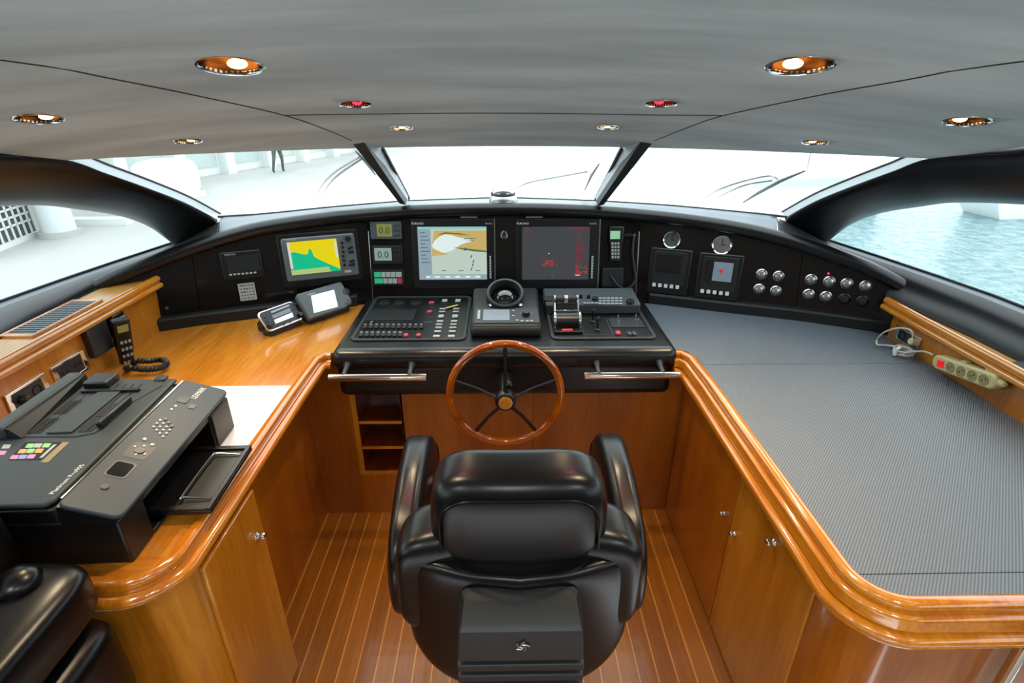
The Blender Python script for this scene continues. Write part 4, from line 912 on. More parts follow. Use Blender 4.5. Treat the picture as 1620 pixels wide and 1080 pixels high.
# big screens
def bigscreen(px, spx, lab_, kind):
    f, t = inst('navigation_screen', 3, px, lab_, 'screen'); x0, x1, y0, y1 = R_(f, px); b = MB().rrect(x0, x1, y0, y1, .006, 0, .014); b.build('bezel', 'plastic', t, bev=.003)
    MB().box(x1-.003, x1+.002, y0, y1, .0, .017).build('edge_trim', 'steel', t)
    a = R_(f, spx, .014); ax, bx, ay, by = a; W1, H1 = bx-ax, by-ay; q = lambda u, v: (ax+W1*u, ay+H1*v); e0 = .014; b = MB()
    L = lambda m_, poly, k: b.use(m_).prism([q(*p) for p in poly], e0+.0003*k, e0+.0003*(k+1))
    if kind == 'chart':
        L('s_sea', [(0, 0), (1, 0), (1, 1), (0, 1)], 1)
        L('s_land', [(.20, .62), (.24, .93), (1, .93), (1, .56), (.80, .54), (.60, .60), (.50, .64), (.40, .66), (.28, .60)], 2)
        L('s_blue', [(.20, .64), (.24, .74), (.32, .82), (.40, .86), (.50, .84), (.60, .80), (.72, .78), (.80, .73), (.70, .70), (.62, .66), (.50, .56), (.36, .50), (.24, .58)], 3)
        L('s_land', [(.20, .45), (.20, .60), (.26, .57), (.34, .52), (.44, .50), (.40, .48)], 4)
        L('s_dk', [(.26, .84), (.40, .90), (.60, .88), (.80, .84), (.60, .855), (.42, .87)], 4); L('s_dk', [(.52, .62), (.66, .60), (.80, .58), (1, .55), (1, .52), (.80, .54), (.60, .585)], 5)
        L('s_line', [(.66, .78), (.84, .79), (.84, .775), (.68, .765)], 5); L('s_line', [(.68, .74), (.84, .745), (.80, .73)], 5); L('s_line', [(.66, .57), (.68, .61), (.71, .60), (.71, .56), (.68, .55)], 6)
        for x_, y_ in ((.77, .44), (.80, .35), (.79, .28), (.77, .20)): L('s_line', [(x_-.015, y_-.03), (x_+.005, y_-.02), (x_+.02, y_+.03), (x_+.0, y_+.025)], 4)
        L('s_side', [(0, .08), (.19, .08), (.19, .96), (0, .96)], 6); L('s_cyan', [(0, .955), (1, .955), (1, 1), (0, 1)], 6); L('s_side', [(0, 0), (1, 0), (1, .10), (0, .10)], 7); L('s_blue', [(.10, .03), (.90, .03), (.90, .075), (.10, .075)], 8)
        for i in range(9): L('s_line', [(.04, .90-.07*i), (.11+.03*(i % 3), .90-.07*i), (.11+.03*(i % 3), .885-.07*i), (.04, .885-.07*i)], 8)
        for i in range(3): L('s_line', [(.33+.25*i, .165), (.40+.25*i, .165), (.40+.25*i, .18), (.33+.25*i, .18)], 3)
        for i in range(5): L('s_line', [(.14+.15*i, .045), (.24+.15*i, .045), (.22+.15*i, .06), (.16+.15*i, .06)], 9)
    else:
        L('s_rad', [(0, 0), (1, 0), (1, 1), (0, 1)], 1)
        random.seed(4)
        for i in range(34):
            yy = .26+.11*random.random(); cx = .41; sp_ = .16*(1-(yy-.26)/.14); xx = cx+random.uniform(-sp_, sp_); L('s_red', [(xx-.012, yy-.006), (xx+.014, yy-.006), (xx+.014, yy+.006), (xx-.012, yy+.006)], 2+i % 3)
        L('s_white', [(.39, .49), (.41, .49), (.41, .51), (.39, .51)], 3)
        for i in range(17):
            yy = .95-.04*i; ww = random.uniform(.05, .14); L('s_dkred', [(.80, yy), (.80+ww, yy), (.80+ww, yy+.012), (.80, yy+.012)], 2)
        for i in range(26):
            xx, yy = random.uniform(.80, .97), random.uniform(.10, .27); L('s_red', [(xx-.02, yy-.006), (xx+.02, yy-.006), (xx+.02, yy+.006), (xx-.02, yy+.006)], 2+i % 3)
        for i in range(8):
            xx = .66+.04*i; L('s_dkred', [(xx, .96), (xx+.03, .96), (xx+.03, .98), (xx, .98)], 3)
            L('s_dkred', [(.03+.012*i, .96-.02*(i % 4)), (.05+.012*i, .96-.02*(i % 4)), (.05+.012*i, .975-.02*(i % 4)), (.03+.012*i, .975-.02*(i % 4))], 3)
        L('s_white', [(.80, .075), (.87, .075), (.87, .09), (.80, .09)], 5)
    b.build('display', 's_sea', t)
    MB().text('FURUNO', .016, ax-.03, by+.012, .0145).build('lettering', 'white', t); MB().text('NavNet', .012, bx-.005, by+.012, .0145).build('lettering', 'key', t)
    for i in range(8): yy = ay+H1*(.02+.055*i); MB().box(bx+.014, bx+.024, yy, yy+.012, .014, .0165).build('key', 'key', t)
bigscreen((653, 346, 783, 456), (662, 358.5, 770, 442), 'large screen showing a coastal chart in yellow and white', 'chart')
bigscreen((817, 346, 947, 456), (826, 358.5, 932, 442), 'large dark radar screen with red echoes, right of chart screen', 'radar')
# emblem
f, t = inst('emblem', 3, (790, 365, 805, 378), 'small silver emblem between the two large screens', 'emblem')
b = MB()
for s_ in (-1, 1): b.tube(spl([(s_*.003, .020, .002), (s_*.012, .008, .002), (s_*.016, -.010, .002), (s_*.007, -.016, .002), (s_*.004, -.004, .002)], 5), .0028, 6)
b.build('mark', 'steel', t); MB().cyl((0, 0, 0), (0, 0, .0015), .026).build('disc', 'plastic_m', t)
# vent slot glints above the screens, built as thin steel bars
for u in (742, 845):
    f, t = inst('glint_bar', 3, (u-14, 342, u+14, 345), 'slim steel bar for a vent slot glint above the %s screen' % ('left' if u < 800 else 'right'), 'glint bar'); MB().rrect(-.045, .045, -.004, .004, .003, 0, .012).build('body', 'steel', t)
# handset on the dash
f, t = inst('radio_handset', 3, (962, 356, 987, 415), 'slim black radio handset with green display hanging on the dash', 'handset')
x0, x1, y0, y1 = R_(f, (963, 358, 986, 414), .03); b = MB(); b.prism([(x0*.75, y0), (x1*.75, y0), (x1*.8, y0*.2), (x1, y1*.35), (x1, y1), (x0, y1), (x0, y1*.35), (x0*.8, y0*.2)], .01, .04); b.build('body', 'plastic', t, bev=.006)
a = R_(f, (965.5, 365, 981, 378), .04); MB().box(*a, .04, .0415).build('display', 'lcd_g', t)
for r in range(5):
    for c in range(3): p = f.px(969+4.6*c, 385+5.4*r, .04); MB().box(p[0]-.005, p[0]+.005, p[1]-.006, p[1]+.006, .04, .043).build('key', 'key', t)
MB().rrect(x0*.7, x1*.7, y0*.7, y1*.9, .01, 0, .012).build('wall_clip', 'plastic_m', t)
def FP(u, v, n): p = FD[3].px(u, v, n); return FD[3].w(p[0], p[1], n)
loc0 = f.mat().inverted()
cord = [FP(*p) for p in ((1003, 371, .02), (1001, 400, .03), (1004, 425, .035), (1006, 440, .04), (1000, 452, .045), (988, 457, .045), (976, 450, .05), (966, 436, .04))]
b = MB(); b.tube([loc0 @ Vector(p) for p in spl(cord, 8)], .0055, 8); b.build('cord', 'plastic_dg', t)
f2, t2 = inst('handset_cradle', 3, (953, 423, 986, 455), 'black box bracket below the radio handset on the dash', 'bracket'); x0, x1, y0, y1 = R_(f2, (953, 424, 986, 454), .03); MB().rrect(x0, x1, y0, y1, .005, 0, .035).build('box', 'plastic_m', t2, bev=.003)
f2, t2 = inst('cord_hook', 3, (998, 368, 1006, 375), 'small chrome cord socket at the top of the handset cable', 'socket'); b = MB(); b.cyl((0, 0, 0), (0, 0, .025), .010, .008, 16); b.build('body', 'chrome', t2)
MB().rrect(-.05, -.008, -.008, .008, .004, 0, .012).build('plug', 'plastic', t2)
# engine displays
def eng(fi, px, spx, bt, lab_, arrow):
    f, t = inst('engine_display', fi, px, lab_, 'engine display'); x0, x1, y0, y1 = R_(f, px, .02); MB().rrect(x0, x1, y0, y1, .010, 0, .024).build('case', 'plastic', t, bev=.006)
    MB().rrect(x0+.022, x1-.022, y0+.05, y1-.016, .006, .024, .029).build('screen_surround', 'plastic_m', t, bev=.002)
    a = R_(f, spx, .03); MB().box(*a, .029, .031).build('screen', 'scr_dark', t)
    if arrow: 
        b = MB(); c_ = ((a[0]+a[1])/2+.01, (a[2]+a[3])/2); b.use('lcd_b').box(a[0]+.04, a[1]-.003, a[2]+.004, a[3]-.004, .031, .0315); b.use('s_red').prism([(c_[0]-.012, c_[1]+.012), (c_[0]+.012, c_[1]+.012), (c_[0], c_[1]-.012)], .0315, .032); b.build('lit_display', 'lcd_b', t)
    u0, v0, du, dv = bt
    for i in range(5): p = f.px(u0+du*i, v0+dv*i, .03); MB().rrect(p[0]-.009, p[0]+.009, p[1]-.010, p[1]+.010, .003, .024, .030).build('key', 'white', t)
eng(4, (1026, 393, 1092, 466), (1038, 403, 1078, 431), (1034.7, 450, 9.2, 1.0), 'black engine display with blank screen, nearest the radio handset', False)
eng(5, (1102, 401, 1173, 475), (1115, 413, 1160, 446), (1111, 460, 9.8, 1.1), 'black engine display with grey lit screen and red arrow', True)
for fi, u, v, r, lab_, nm in ((4, 1063, 379, .047, 'round chrome clock above the blank engine display', 'clock'), (5, 1142, 387, .052, 'round bright chrome dial above the lit engine display', 'dial')):
    f, t = inst(nm, fi, (u-2, v-2, u+2, v+2), lab_, nm); b = MB(); b.lathe([(r*.78, .008), (r*.82, .018), (r*.92, .021), (r, .014), (r*1.03, 0)], 36); b.build('bezel', 'chrome', t)
    b = MB(); b.cyl((0, 0, 0), (0, 0, .009), r*.8, n=36); fc = b.build('face', 'chrome' if nm == 'dial' else 'plastic_g', t)
    b = MB(); b.box(-.002, .002, -.004, r*.6, .009, .0105); b.box(-.004, r*.42, -.002, .002, .009, .0105); b.build('hands', 'plastic', t)
# push buttons: chrome domes
def btn(fi, u, v, lab_, dark=False, grp=None):
    f, t = inst('push_button', fi, (u-2, v-2, u+2, v+2), lab_, 'push button', grp); r = .026
    b = MB(); b.lathe([(r*1.05, 0), (r*1.05, .006), (r*.86, .010), (r*.8, .006)], 28); b.build('collar', 'plastic' if dark else 'steel', t)
    b = MB(); b.lathe([(0, .012 if dark else .018), (r*.4, .011 if dark else .017), (r*.7, .010 if dark else .013), (r*.84, .004)], 28); b.build('dome', 'plastic_m' if dark else 'steel', t)
for u, v, n1 in ((1204.7, 433.3, 'upper left'), (1231.4, 436.5, 'upper right'), (1200.5, 456.7, 'lower left'), (1227, 459.8, 'lower right')): btn(5, u, v, 'steel push button, %s of the square of four on the dash' % n1)
for u, v, n1, dk in ((1283, 441.7, 'steel push button, leftmost in upper row of the right dash', 0), (1311.7, 445, 'steel push button under the red indicator on right dash', 0), (1339.4, 448.3, 'steel push button, third in upper row of the right dash', 0), (1369.4, 452, 'steel push button, rightmost in upper row of the right dash', 0), (1279, 465, 'steel push button, leftmost in lower row of the right dash', 0), (1306.4, 468.6, 'steel push button, second in lower row of the right dash', 0), (1335.6, 472.5, 'black push button, left one of the dark pair on dash', 1), (1364, 476, 'black push button, right one of the dark pair on dash', 1)): btn(6, u, v, n1, bool(dk))
f, t = inst('indicator_light', 6, (1308, 430, 1313, 435), 'tiny glowing red indicator on the right dash', 'indicator light'); b = MB(); b.lathe([(0, .006), (.004, .005), (.005, 0)], 12); b.build('lens', 'redled', t)
# lettering strips, outlets at the far left of the dash
for i, v in enumerate((487, 502)):
    f, t = inst('panel_screw', 0, (262, v-2, 266, v+2), 'small %s screw at the left end of the dash' % ('upper' if i == 0 else 'lower'), 'screw'); MB().cyl((0, 0, 0), (0, 0, .003), .008, n=14).build('head', 'plastic_g', t)

# dome on the dash top
pp = pZ(796, 318, 1.45); t = thing('dome_compass', 'clear chrome-ringed dome compass on the shelf before the windscreen', 'compass', loc=(pp.x, 2.99, 1.448))
k_ = (Vector((pp.x, 2.99, 1.45))-CAM).dot(FW)/F*19
b = MB(); b.lathe([(k_*1.15, 0), (k_*1.18, .02), (k_*1.08, .035), (k_*1.0, .045)], 36); b.build('base_ring', 'steel', t)
b = MB(); b.lathe([(k_*1.0, .043), (k_*1.05, .05), (k_*1.0, .058)], 36); b.build('clamp_ring', 'plastic_dg', t)
b = MB(); b.lathe([(k_*.95*math.cos(a), .055+k_*.85*math.sin(a)) for a in [math.pi/2*i/10 for i in range(11)]][::-1], 36); b.build('glass_dome', 'chrome', t, smooth=80)

# ================================================================== FREE-STANDING ELECTRONICS ON THE LEFT WORKTOP
def leaning(ll, lr, z, tau):
    a, c = pZ(*ll, z), pZ(*lr, z); ex = (c-a).normalized(); back = Vector((-ex.y, ex.x, 0)); ey = back*math.sin(tau)+Vector((0, 0, math.cos(tau))); return Frame(a, ex, ey), (c-a).length
zs = .972
f, Wd = leaning((426.4, 523.8), (480.3, 502.7), zs, .75); t = thing('marine_radio', 'black VHF radio with silver rim and two knobs on left worktop', 'radio', f)
hh = f.px(410, 494.5)[1]
b = MB(); b.rrect(-.004, Wd+.004, -.004, hh+.004, .022, -.012, .0); b.build('front_rim', 'chrome', t, bev=.003)
b = MB(); b.rrect(.004, Wd-.004, .004, hh-.004, .016, .0, .004); b.build('front_face', 'plastic_dg', t)
b = MB(); b.rrect(.006, Wd-.006, -.002, hh*.8, .01, -.07, -.012); b.build('case', 'plastic', t, bev=.004)
a = [f.px(*p, .004) for p in ((433.5, 506), (462, 494), (464.5, 501), (436, 512))]; MB().prism(a, .004, .0052).build('display', 'lcd_w', t)
a = [f.px(*p, .004) for p in ((430, 499), (458, 487), (460.5, 493), (432.5, 504))]; MB().prism(a, .004, .0052).build('upper_display', 'lcd_b', t)
a = [f.px(*p, .004) for p in ((428.5, 492.5), (457, 481.5), (458, 484), (429.5, 495.5))]; MB().prism(a, .004, .0056).build('label_strip', 'key', t)
for u, v in ((426.5, 515), (474, 498.5)):
    p = f.px(u, v, .004); MB().cyl((p[0], p[1], .004), (p[0], p[1], .022), .014, .012, 20).build('knob', 'plastic', t, bev=.002)
for u, v in ((420, 502), (423, 508), (464, 482), (470, 480), (466, 488), (471, 487), (440, 515), (450, 512), (460, 508)):
    p = f.px(u, v, .004); MB().box(p[0]-.006, p[0]+.006, p[1]-.004, p[1]+.004, .004, .0065).build('key', 'plastic', t)
b = MB(); a0 = f.w(0, 0, -.03); inv = f.mat().inverted(); B0 = inv @ Vector((f.w(Wd*.5, 0, -.05).x, f.w(Wd*.5, 0, -.05).y, ZT-.004)); 
b.hexa([inv @ Vector((f.w(x, 0, n).x, f.w(x, 0, n).y, ZT-.005)) for x, n in ((.01, -.02), (Wd-.01, -.02), (Wd-.01, -.10), (.01, -.10))], [inv @ Vector((f.w(x, .0, n).x, f.w(x, 0, n).y, zs+.004)) for x, n in ((.0, -.02), (Wd, -.02), (Wd, -.09), (.0, -.09))]); b.build('stand', 'plastic', t, bev=.003)
for x in (-.012, Wd+.004): b = MB(); b.cyl((x, hh*.4, -.04), (x+.008, hh*.4, -.04), .016, n=18); b.build('side_knob', 'plastic', t, bev=.002)
f, Wd = leaning((489.7, 505), (560.6, 481.6), zs, .70); t = thing('tracker_display', 'grey plotter display with pale blank screen leaning beside the console', 'display', f); hh = f.px(480.3, 461.7)[1]
b = MB(); b.prism([(0, 0), (Wd*.80, .0), (Wd, .02), (Wd, hh-.01), (Wd-.01, hh), (.01, hh), (0, hh-.01)], -.035, 0); b.build('case', 'instr', t, bev=.006)
a = [f.px(*p, .001) for p in ((492, 467.5), (528.5, 458), (534.8, 485), (496.7, 495))]; MB().prism(a, -.001, .0015).build('screen', 'lcd_w', t)
p = f.px(547.5, 461, 0); b = MB(); b.lathe([(.012, 0), (.014, .003), (.018, .003), (.019, 0)], 20, xf=Matrix.Translation((p[0], p[1], 0))); b.cyl((p[0], p[1], 0), (p[0], p[1], .003), .007); b.build('cursor_pad', 'plastic_dg', t)
for u, v in ((551, 475), (548, 480), (554, 481)): p = f.px(u, v, 0); MB().box(p[0]-.008, p[0]+.008, p[1]-.003, p[1]+.003, 0, .002).build('key', 'plastic_dg', t)
p = f.px(487, 466, 0); MB().text('FURUNO', .010, p[0], p[1]-.004, .0003).build('lettering', 'white', t)
inv = f.mat().inverted(); b = MB(); b.hexa([inv @ Vector((f.w(x, 0, n).x, f.w(x, 0, n).y, ZT-.005)) for x, n in ((.01, -.03), (Wd-.02, -.03), (Wd-.02, -.12), (.01, -.12))], [inv @ Vector((f.w(x, 0, n).x, f.w(x, 0, n).y, zs+.01)) for x, n in ((.0, -.02), (Wd-.01, -.02), (Wd-.01, -.10), (.0, -.10))]); b.build('stand', 'plastic', t, bev=.003)

# ================================================================== PRINTER, PAPER
ex = Vector((-.035, 1, 0)).normalized(); o = Vector((-.925, 1.0, ZT-.004)); FP_ = Frame(o, ex, Vector((-1, -.035, 0)))
pr = thing('printer', 'big black and grey office printer with feeder tray on the left worktop', 'printer', FP_)
Wp = .60
b = MB(); sec = [(.0, .0), (.0, .128), (.016, .146), (.47, .175), (.47, .0)]
b = MB(); b.box(0, .10, .0, .47, 0, .135); b.box(.47, Wp, .0, .47, 0, .135); b.box(.10, .47, .12, .47, 0, .135); b.box(.10, .47, .0, .12, .11, .135); b.box(.10, .47, 0, .12, 0, .012); b.build('body', 'print_dark', pr, bev=.010, seg=3, weld=False)
MB().box(.475, Wp-.004, -.006, .02, .006, .125).build('ink_cover', 'print_dark', pr, bev=.004)
# control panel: sloped wedge
pf_ = Frame(FP_.w(0, -.012, .146), ex, FP_.ey*.135+Vector((0, 0, .046))); Xp = FP_.mat().inverted() @ pf_.mat(); PW = .143
b = MB(Xp); b.rrect(.0, Wp+.004, .0, PW, .022, -.012, .0, 5); cp = b.build('control_panel', 'print_panel', pr, bev=.004, seg=3)
b = MB(Xp); b.box(.02, Wp-.01, PW-.003, PW+.001, .0, .003); b.build('edge_highlight', 'chrome', pr)  # thin chrome strip builds the highlight on the panel's back edge
b = MB(); b.hexa([(0, .0, .13), (Wp, .0, .13), (Wp, .13, .13), (0, .13, .13)], [(.004, .01, .142), (Wp-.004, .01, .142), (Wp-.004, .125, .182), (.004, .125, .182)]); b.build('panel_base', 'print_dark', pr)
def PP(u, v, n=.001): return pf_.px(u, v, n)
def pk(u, v, w_, h_, mt, nm, z=.003, rnd=False):
    p = PP(u, v); b = MB(Xp)
    if rnd: b.cyl((p[0], p[1], 0), (p[0], p[1], z), w_, n=20)
    else: b.rrect(p[0]-w_/2, p[0]+w_/2, p[1]-h_/2, p[1]+h_/2, min(w_, h_)*.2, 0, z)
    b.build(nm, mt, cp)
for i in range(3):
    for j in range(4): pk(243+5.2*i+5.0*j, 675-5.2*i+5.2*j, .0065, .006, 'key' if (i, j) != (2, 0) else 'white', 'key')
for i in range(3): pk(262+5*i, 663+5.5*i, .010, .007, 'plastic_g', 'key')
pk(190.5, 742, .052, .044, 'scr_dark', 'display', .002); pk(191, 742, .062, .054, 'plastic_g', 'display_frame', .001)
pk(166, 770, .009, 0, 'chrome', 'power_button', .004, True); pk(221, 712.5, .012, 0, 'plastic_g', 'navigation_key', .003, True); pk(221, 712.5, .066, .060, 'plastic_dg', 'key_field', .0006)
for u, v in ((213.5, 706), (228, 705), (215, 718.5), (229.5, 718)): pk(u, v, .005, .005, 'white', 'key', .002)
pk(229, 694.5, .008, .008, 'white', 'key'); pk(241, 703.5, .009, .009, 'key', 'key'); pk(290, 632, .034, .030, 'plastic_dg', 'key_field', .002); pk(304, 643, .022, .018, 'plastic_g', 'key_field', .002)
pk(271.5, 647, .006, .006, 'white', 'key', .002); pk(278, 642, .007, .006, 'white', 'key', .002)
p0, p1 = PP(306.5, 628.5), PP(327, 609); ang = math.atan2(p1[1]-p0[1], p1[0]-p0[0])
MB(Xp).text('LEXMARK', .024, p0[0]-.005, p0[1]-.008, .0005, rot=ang, sx=(Vector((p1[0]-p0[0], p1[1]-p0[1])).length)/.125).build('lettering', 'white', cp)
# scanner lid with feeder
b = MB(); b.rrect(-.002, Wp+.002, .128, .475, .02, .135, .178); b.build('scanner_lid', 'print_dark', pr, bev=.006, seg=3)
b = MB(); b.prism([(.0, .150), (.02, .135), (Wp+.01, .150), (Wp+.012, .48), (.0, .48)], .180, .194); b.build('lid_top', 'print_grey', pr, bev=.006, seg=3)
b = MB(); b.box(.03, Wp-.03, .136, .150, .176, .184); b.build('scan_slot', 'black', pr)
FL = Frame(FP_.w(0, 0, .195), ex, FP_.ey)
def LP(u, v, n=0): return FL.px(u, v, n)
b = MB(); q = [LP(*p) for p in ((50, 686), (148, 686), (205, 640), (238, 593), (150, 590))]; q = [LP(*p) for p in ((2, 691), (118, 691), (150, 685), (180, 663), (207, 637))]+[(.56, .17), (.60, .19), (.615, .46)]
b.prism(q, .194, .197); ft = b.build('feeder_tray', 'print_grey', pr, bev=.002)
# feeder left guard and fences
MB().box(.27, .60, .435, .480, .194, .232).build('feeder_guard', 'print_grey', pr, bev=.008, seg=3)
MB().hexa([(.275, .40, .196), (.60, .425, .196), (.60, .436, .196), (.275, .436, .196)], [(.275, .425, .224), (.60, .430, .224), (.60, .436, .226), (.275, .436, .226)]).build('guard_side', 'plastic', ft)
MB().box(.54, .61, .33, .405, .197, .222).build('paper_guide', 'print_dark', ft, bev=.005); MB().box(.31, .46, .205, .222, .197, .218).build('paper_guide', 'plastic', ft, bev=.005); MB().box(.585, .62, .18, .215, .190, .204).build('rubber_stop', 'plastic_dg', ft, bev=.005)
for a_ in (.35, .375): MB().box(.30, .50, a_-.0015, a_+.0015, .1972, .1985).build('rib', 'print_dark', ft)
for a_ in (.24, .265, .29, .315): MB().box(.30, .57, a_-.0015, a_+.0015, .1972, .1985).build('rib', 'print_dark', ft)
MB().box(.29, .52, .275, .345, .1972, .203).build('centre_plate', 'print_grey', ft, bev=.002)
for x_, y_ in ((.295, .365), (.295, .228), (.395, .365), (.375, .228)): MB().box(x_, x_+.075, y_-.0, y_+.035, .1972, .1985).build('recess', 'black', ft)
b = MB(); b.rrect(.515, .53, .22, .40, .005, .197, .206); b.build('cross_bar', 'print_dark', ft)
# sticker with coloured symbols
sg_ = [LP(*p) for p in ((28, 745), (85, 742), (112, 702), (70, 700))]
mx, my = sum(p[0] for p in sg_)/4, sum(p[1] for p in sg_)/4
st = MB().prism([LP(*p) for p in ((13, 727), (62, 727), (97, 699), (40, 699))], .1942, .1950).build('sticker', 'black', pr)
cols = ['st1', 'st5', 'st1', 'st3', 'st2', 'st3', 'st2', 'key', 'st2']
for i, (u, v) in enumerate(((23, 723), (36, 722.6), (49.5, 722), (35.5, 713.7), (48.5, 713.2), (62, 713), (47.5, 705), (60, 704.6), (73.5, 704.4))):
    MB().prism([LP(u+a, v+c) for a, c in ((-8, 3.2), (3.5, 3.2), (8, -3.2), (-3.5, -3.2))], .195, .1957).build('colour_symbol', cols[i], st)
for u, v in ((3, 716), (10, 706)): MB().prism([LP(u+a, v+c) for a, c in ((-8, 3.2), (4, 3.2), (8, -3.2), (-4, -3.2))], .1942, .1950).build('colour_symbol', 'st1' if v > 710 else 'key', st)
MB().prism([LP(*p) for p in ((64, 731), (76, 731), (110, 699), (99, 699))], .1942, .1950).build('gold_strip', 'st4', pr)
MB().prism([LP(*p) for p in ((62, 724), (67, 724), (90, 703), (85, 703))], .1951, .1957).build('text_line', 'key', st)
# name on the scanner edge
ff = Frame(FP_.w(0, .128, .180), ex, FP_.ey+Vector((0, 0, .2))); p0 = LP(117, 744); p1 = LP(157, 706)
MB().text('Platinum Pro905', .017, .035, .150, .1945, rot=0.0, sx=1.0).build('lettering', 'white', pr)
# output tray
ty0, ty1 = .135, .425
tr_ = MB(); tr_.box(ty0, ty1, -.135, .10, .028, .040); tr_.box(ty0, ty1, -.135, -.122, .040, .048); tr_.box(ty0, ty0+.018, -.135, .05, .040, .047); tr_.box(ty1-.018, ty1, -.135, .05, .040, .047); ot = tr_.build('output_tray', 'plastic', pr, bev=.002, weld=False)
b = MB(); b.tube(spl([(ty0+.045, -.118, .044), (ty0+.045, -.05, .050), (ty0+.055, -.038, .051), (ty1-.06, -.038, .051), (ty1-.045, -.05, .050), (ty1-.045, -.118, .044)], 5), .0025, 8); b.build('wire_stop', 'chrome', ot)
pa = MB().box(-1.20, -.850, 1.47, 1.89, ZT-.0045, ZT-.0025); tag(pa.build('paper_sheet', 'paper'), 'white paper sheet lying on the left worktop behind the printer', 'paper')

# ================================================================== WALL PHONE AND SOCKETS ON THE LEFT LEDGE
FLd = Frame((XLp, 0, ZT), (0, 1, 0), (0, 0, 1))
f = FLd.at(165, 548); t = thing('wall_phone', 'black corded phone handset on its wall cradle, left ledge', 'telephone', f)
q = [f.px(*p, .03) for p in ((137, 524), (163, 508), (166, 541), (150, 551))]
MB().box(min(p[0] for p in q), max(p[0] for p in q)+.02, -.01, q[1][1]+.005, 0, .03).build('cradle', 'plastic_dg', t, bev=.005)
MB().box(.05, .125, .02, .115, 0, .035).build('key_block', 'plastic', t, bev=.004)
for i in range(3):
    for j in range(3): MB().box(.078+.014*i, .088+.014*i, .03+.026*j, .044+.026*j, .035, .039).build('key', 'key', t)
hx = Matrix.Translation((.03, 0, .06)) @ Matrix.Rotation(-.62, 4, 'Y') @ Matrix.Rotation(-.04, 4, 'Z') @ Matrix.Rotation(.22, 4, 'X')
b = MB(hx); b.prism([(-.030, .12), (.035, .12), (.033, .0), (.028, -.06), (.024, -.16), (-.022, -.16), (-.024, -.06), (-.03, .0)], -.018, .018); hs = b.build('handset', 'plastic', t, bev=.008, seg=3)
b = MB(hx); b.box(-.018, .022, .065, .098, .018, .0195); b.build('display', 'lcd_o', hs)
for i in range(3):
    for j in range(5): b = MB(hx); b.box(-.017+.015*i, -.008+.015*i, -.125+.034*j, -.113+.034*j, .018, .022); b.build('key', 'key', hs)
inv = f.mat().inverted(); c0 = [pX(187, 586, XLp+.06), pX(200, 583, XLp+.10)]
cp_ = [f.w(.045, -.135, .075)]+[pZ(*p, ZT+.022) for p in ((212, 572), (235, 571), (257, 569), (263, 576), (250, 583), (225, 584), (200, 582))]+[f.w(.05, -.165, .07)]
cs = spl([inv @ Vector(p) for p in cp_], 14)
b = MB(); N_ = len(cs); b.tube(cs, [.0115+.0022*math.sin(i*2.2) for i in range(N_)], 10); b.build('coiled_cord', 'plastic', t)
def sock_plate(fr, y0, y1, z0, z1, label, kinds, grp=None):
    f = Frame(fr.w((y0+y1)/2, (z0+z1)/2, 0), fr.ex, fr.ey); t = thing('socket_plate', label, 'socket plate', f, grp); W2, H2 = abs(y1-y0)/2, (z1-z0)/2
    b = MB(); b.ring(rr(-W2, W2, -H2, H2, .004), rr(-W2+.022, W2-.022, -H2+.009, H2-.009, .003), 0, .008); b.build('chrome_frame', 'chrome', t, bev=.002)
    MB().box(-W2+.02, W2-.02, -H2+.008, H2-.008, 0, .006).build('insert', 'plastic_dg', t)
    for i, k in enumerate(kinds):
        cx = (-.5+i)*(W2*.78)*1.0 if len(kinds) > 1 else 0
        if k == 'schuko': b = MB(); b.lathe([(.019, .006), (.019, .009), (.0165, .009), (.0155, .001), (0, .001)], 24, xf=Matrix.Translation((cx, 0, 0))); b.build('socket', 'black', t)
        elif k == 'plug': b = MB(); b.cyl((cx, 0, .006), (cx, 0, .035), .018, .015, 20); b.build('plug', 'plastic', t, bev=.003)
        elif k == 'net': 
            for dx in (-.012, .012): MB().box(cx+dx-.006, cx+dx+.006, -.008, .006, .006, .0072).build('port', 'black', t)
        elif k == 'lab': MB().box(cx-.03, cx+.03, .014, .020, .006, .007).build('label_strip', 'key', t)
    return t, f
sock_plate(FLd, 1.59, 1.765, .985-ZT, 1.072-ZT, 'chrome-framed socket plate with round sockets, nearer one on left ledge', ['plug', 'schuko'])
sock_plate(FLd, 1.795, 1.965, .985-ZT, 1.070-ZT, 'chrome-framed socket plate with small data ports beside the phone', ['net', 'net'])
# ================================================================== POWER STRIP AND SOCKET ON THE RIGHT LEDGE
FRd = Frame((XRp, 0, ZT), (0, -1, 0), (0, 0, 1))
so_, fo = sock_plate(FRd, -2.275, -2.115, .955-ZT, 1.020-ZT, 'chrome-framed socket plate with white plug on right ledge', ['schuko', 'net'])
pq = FRd.px(1443, 540, .02)
pt0 = FRd.w(*FRd.px(1443, 541, .03), .03)
ps = thing('power_strip', 'cream four-socket power strip with red switch against right ledge', 'power strip', None)
a = FRd.px(1478, 571, .045); c = FRd.px(1572, 606, .045); d = Vector((c[0]-a[0], c[1]-a[1])); ang = math.atan2(d.y, d.x); Ls = d.length
fs_ = Frame(FRd.w(a[0], a[1], .028), FRd.ex*math.cos(ang)+FRd.ey*math.sin(ang), FRd.ey*math.cos(ang)-FRd.ex*math.sin(ang)); ps.matrix_world = fs_.mat()
b = MB(); b.rrect(-.012, Ls+.005, -.030, .030, .028, -.026, .018, 7); b.build('case', 'cream', ps, bev=.008, seg=3)
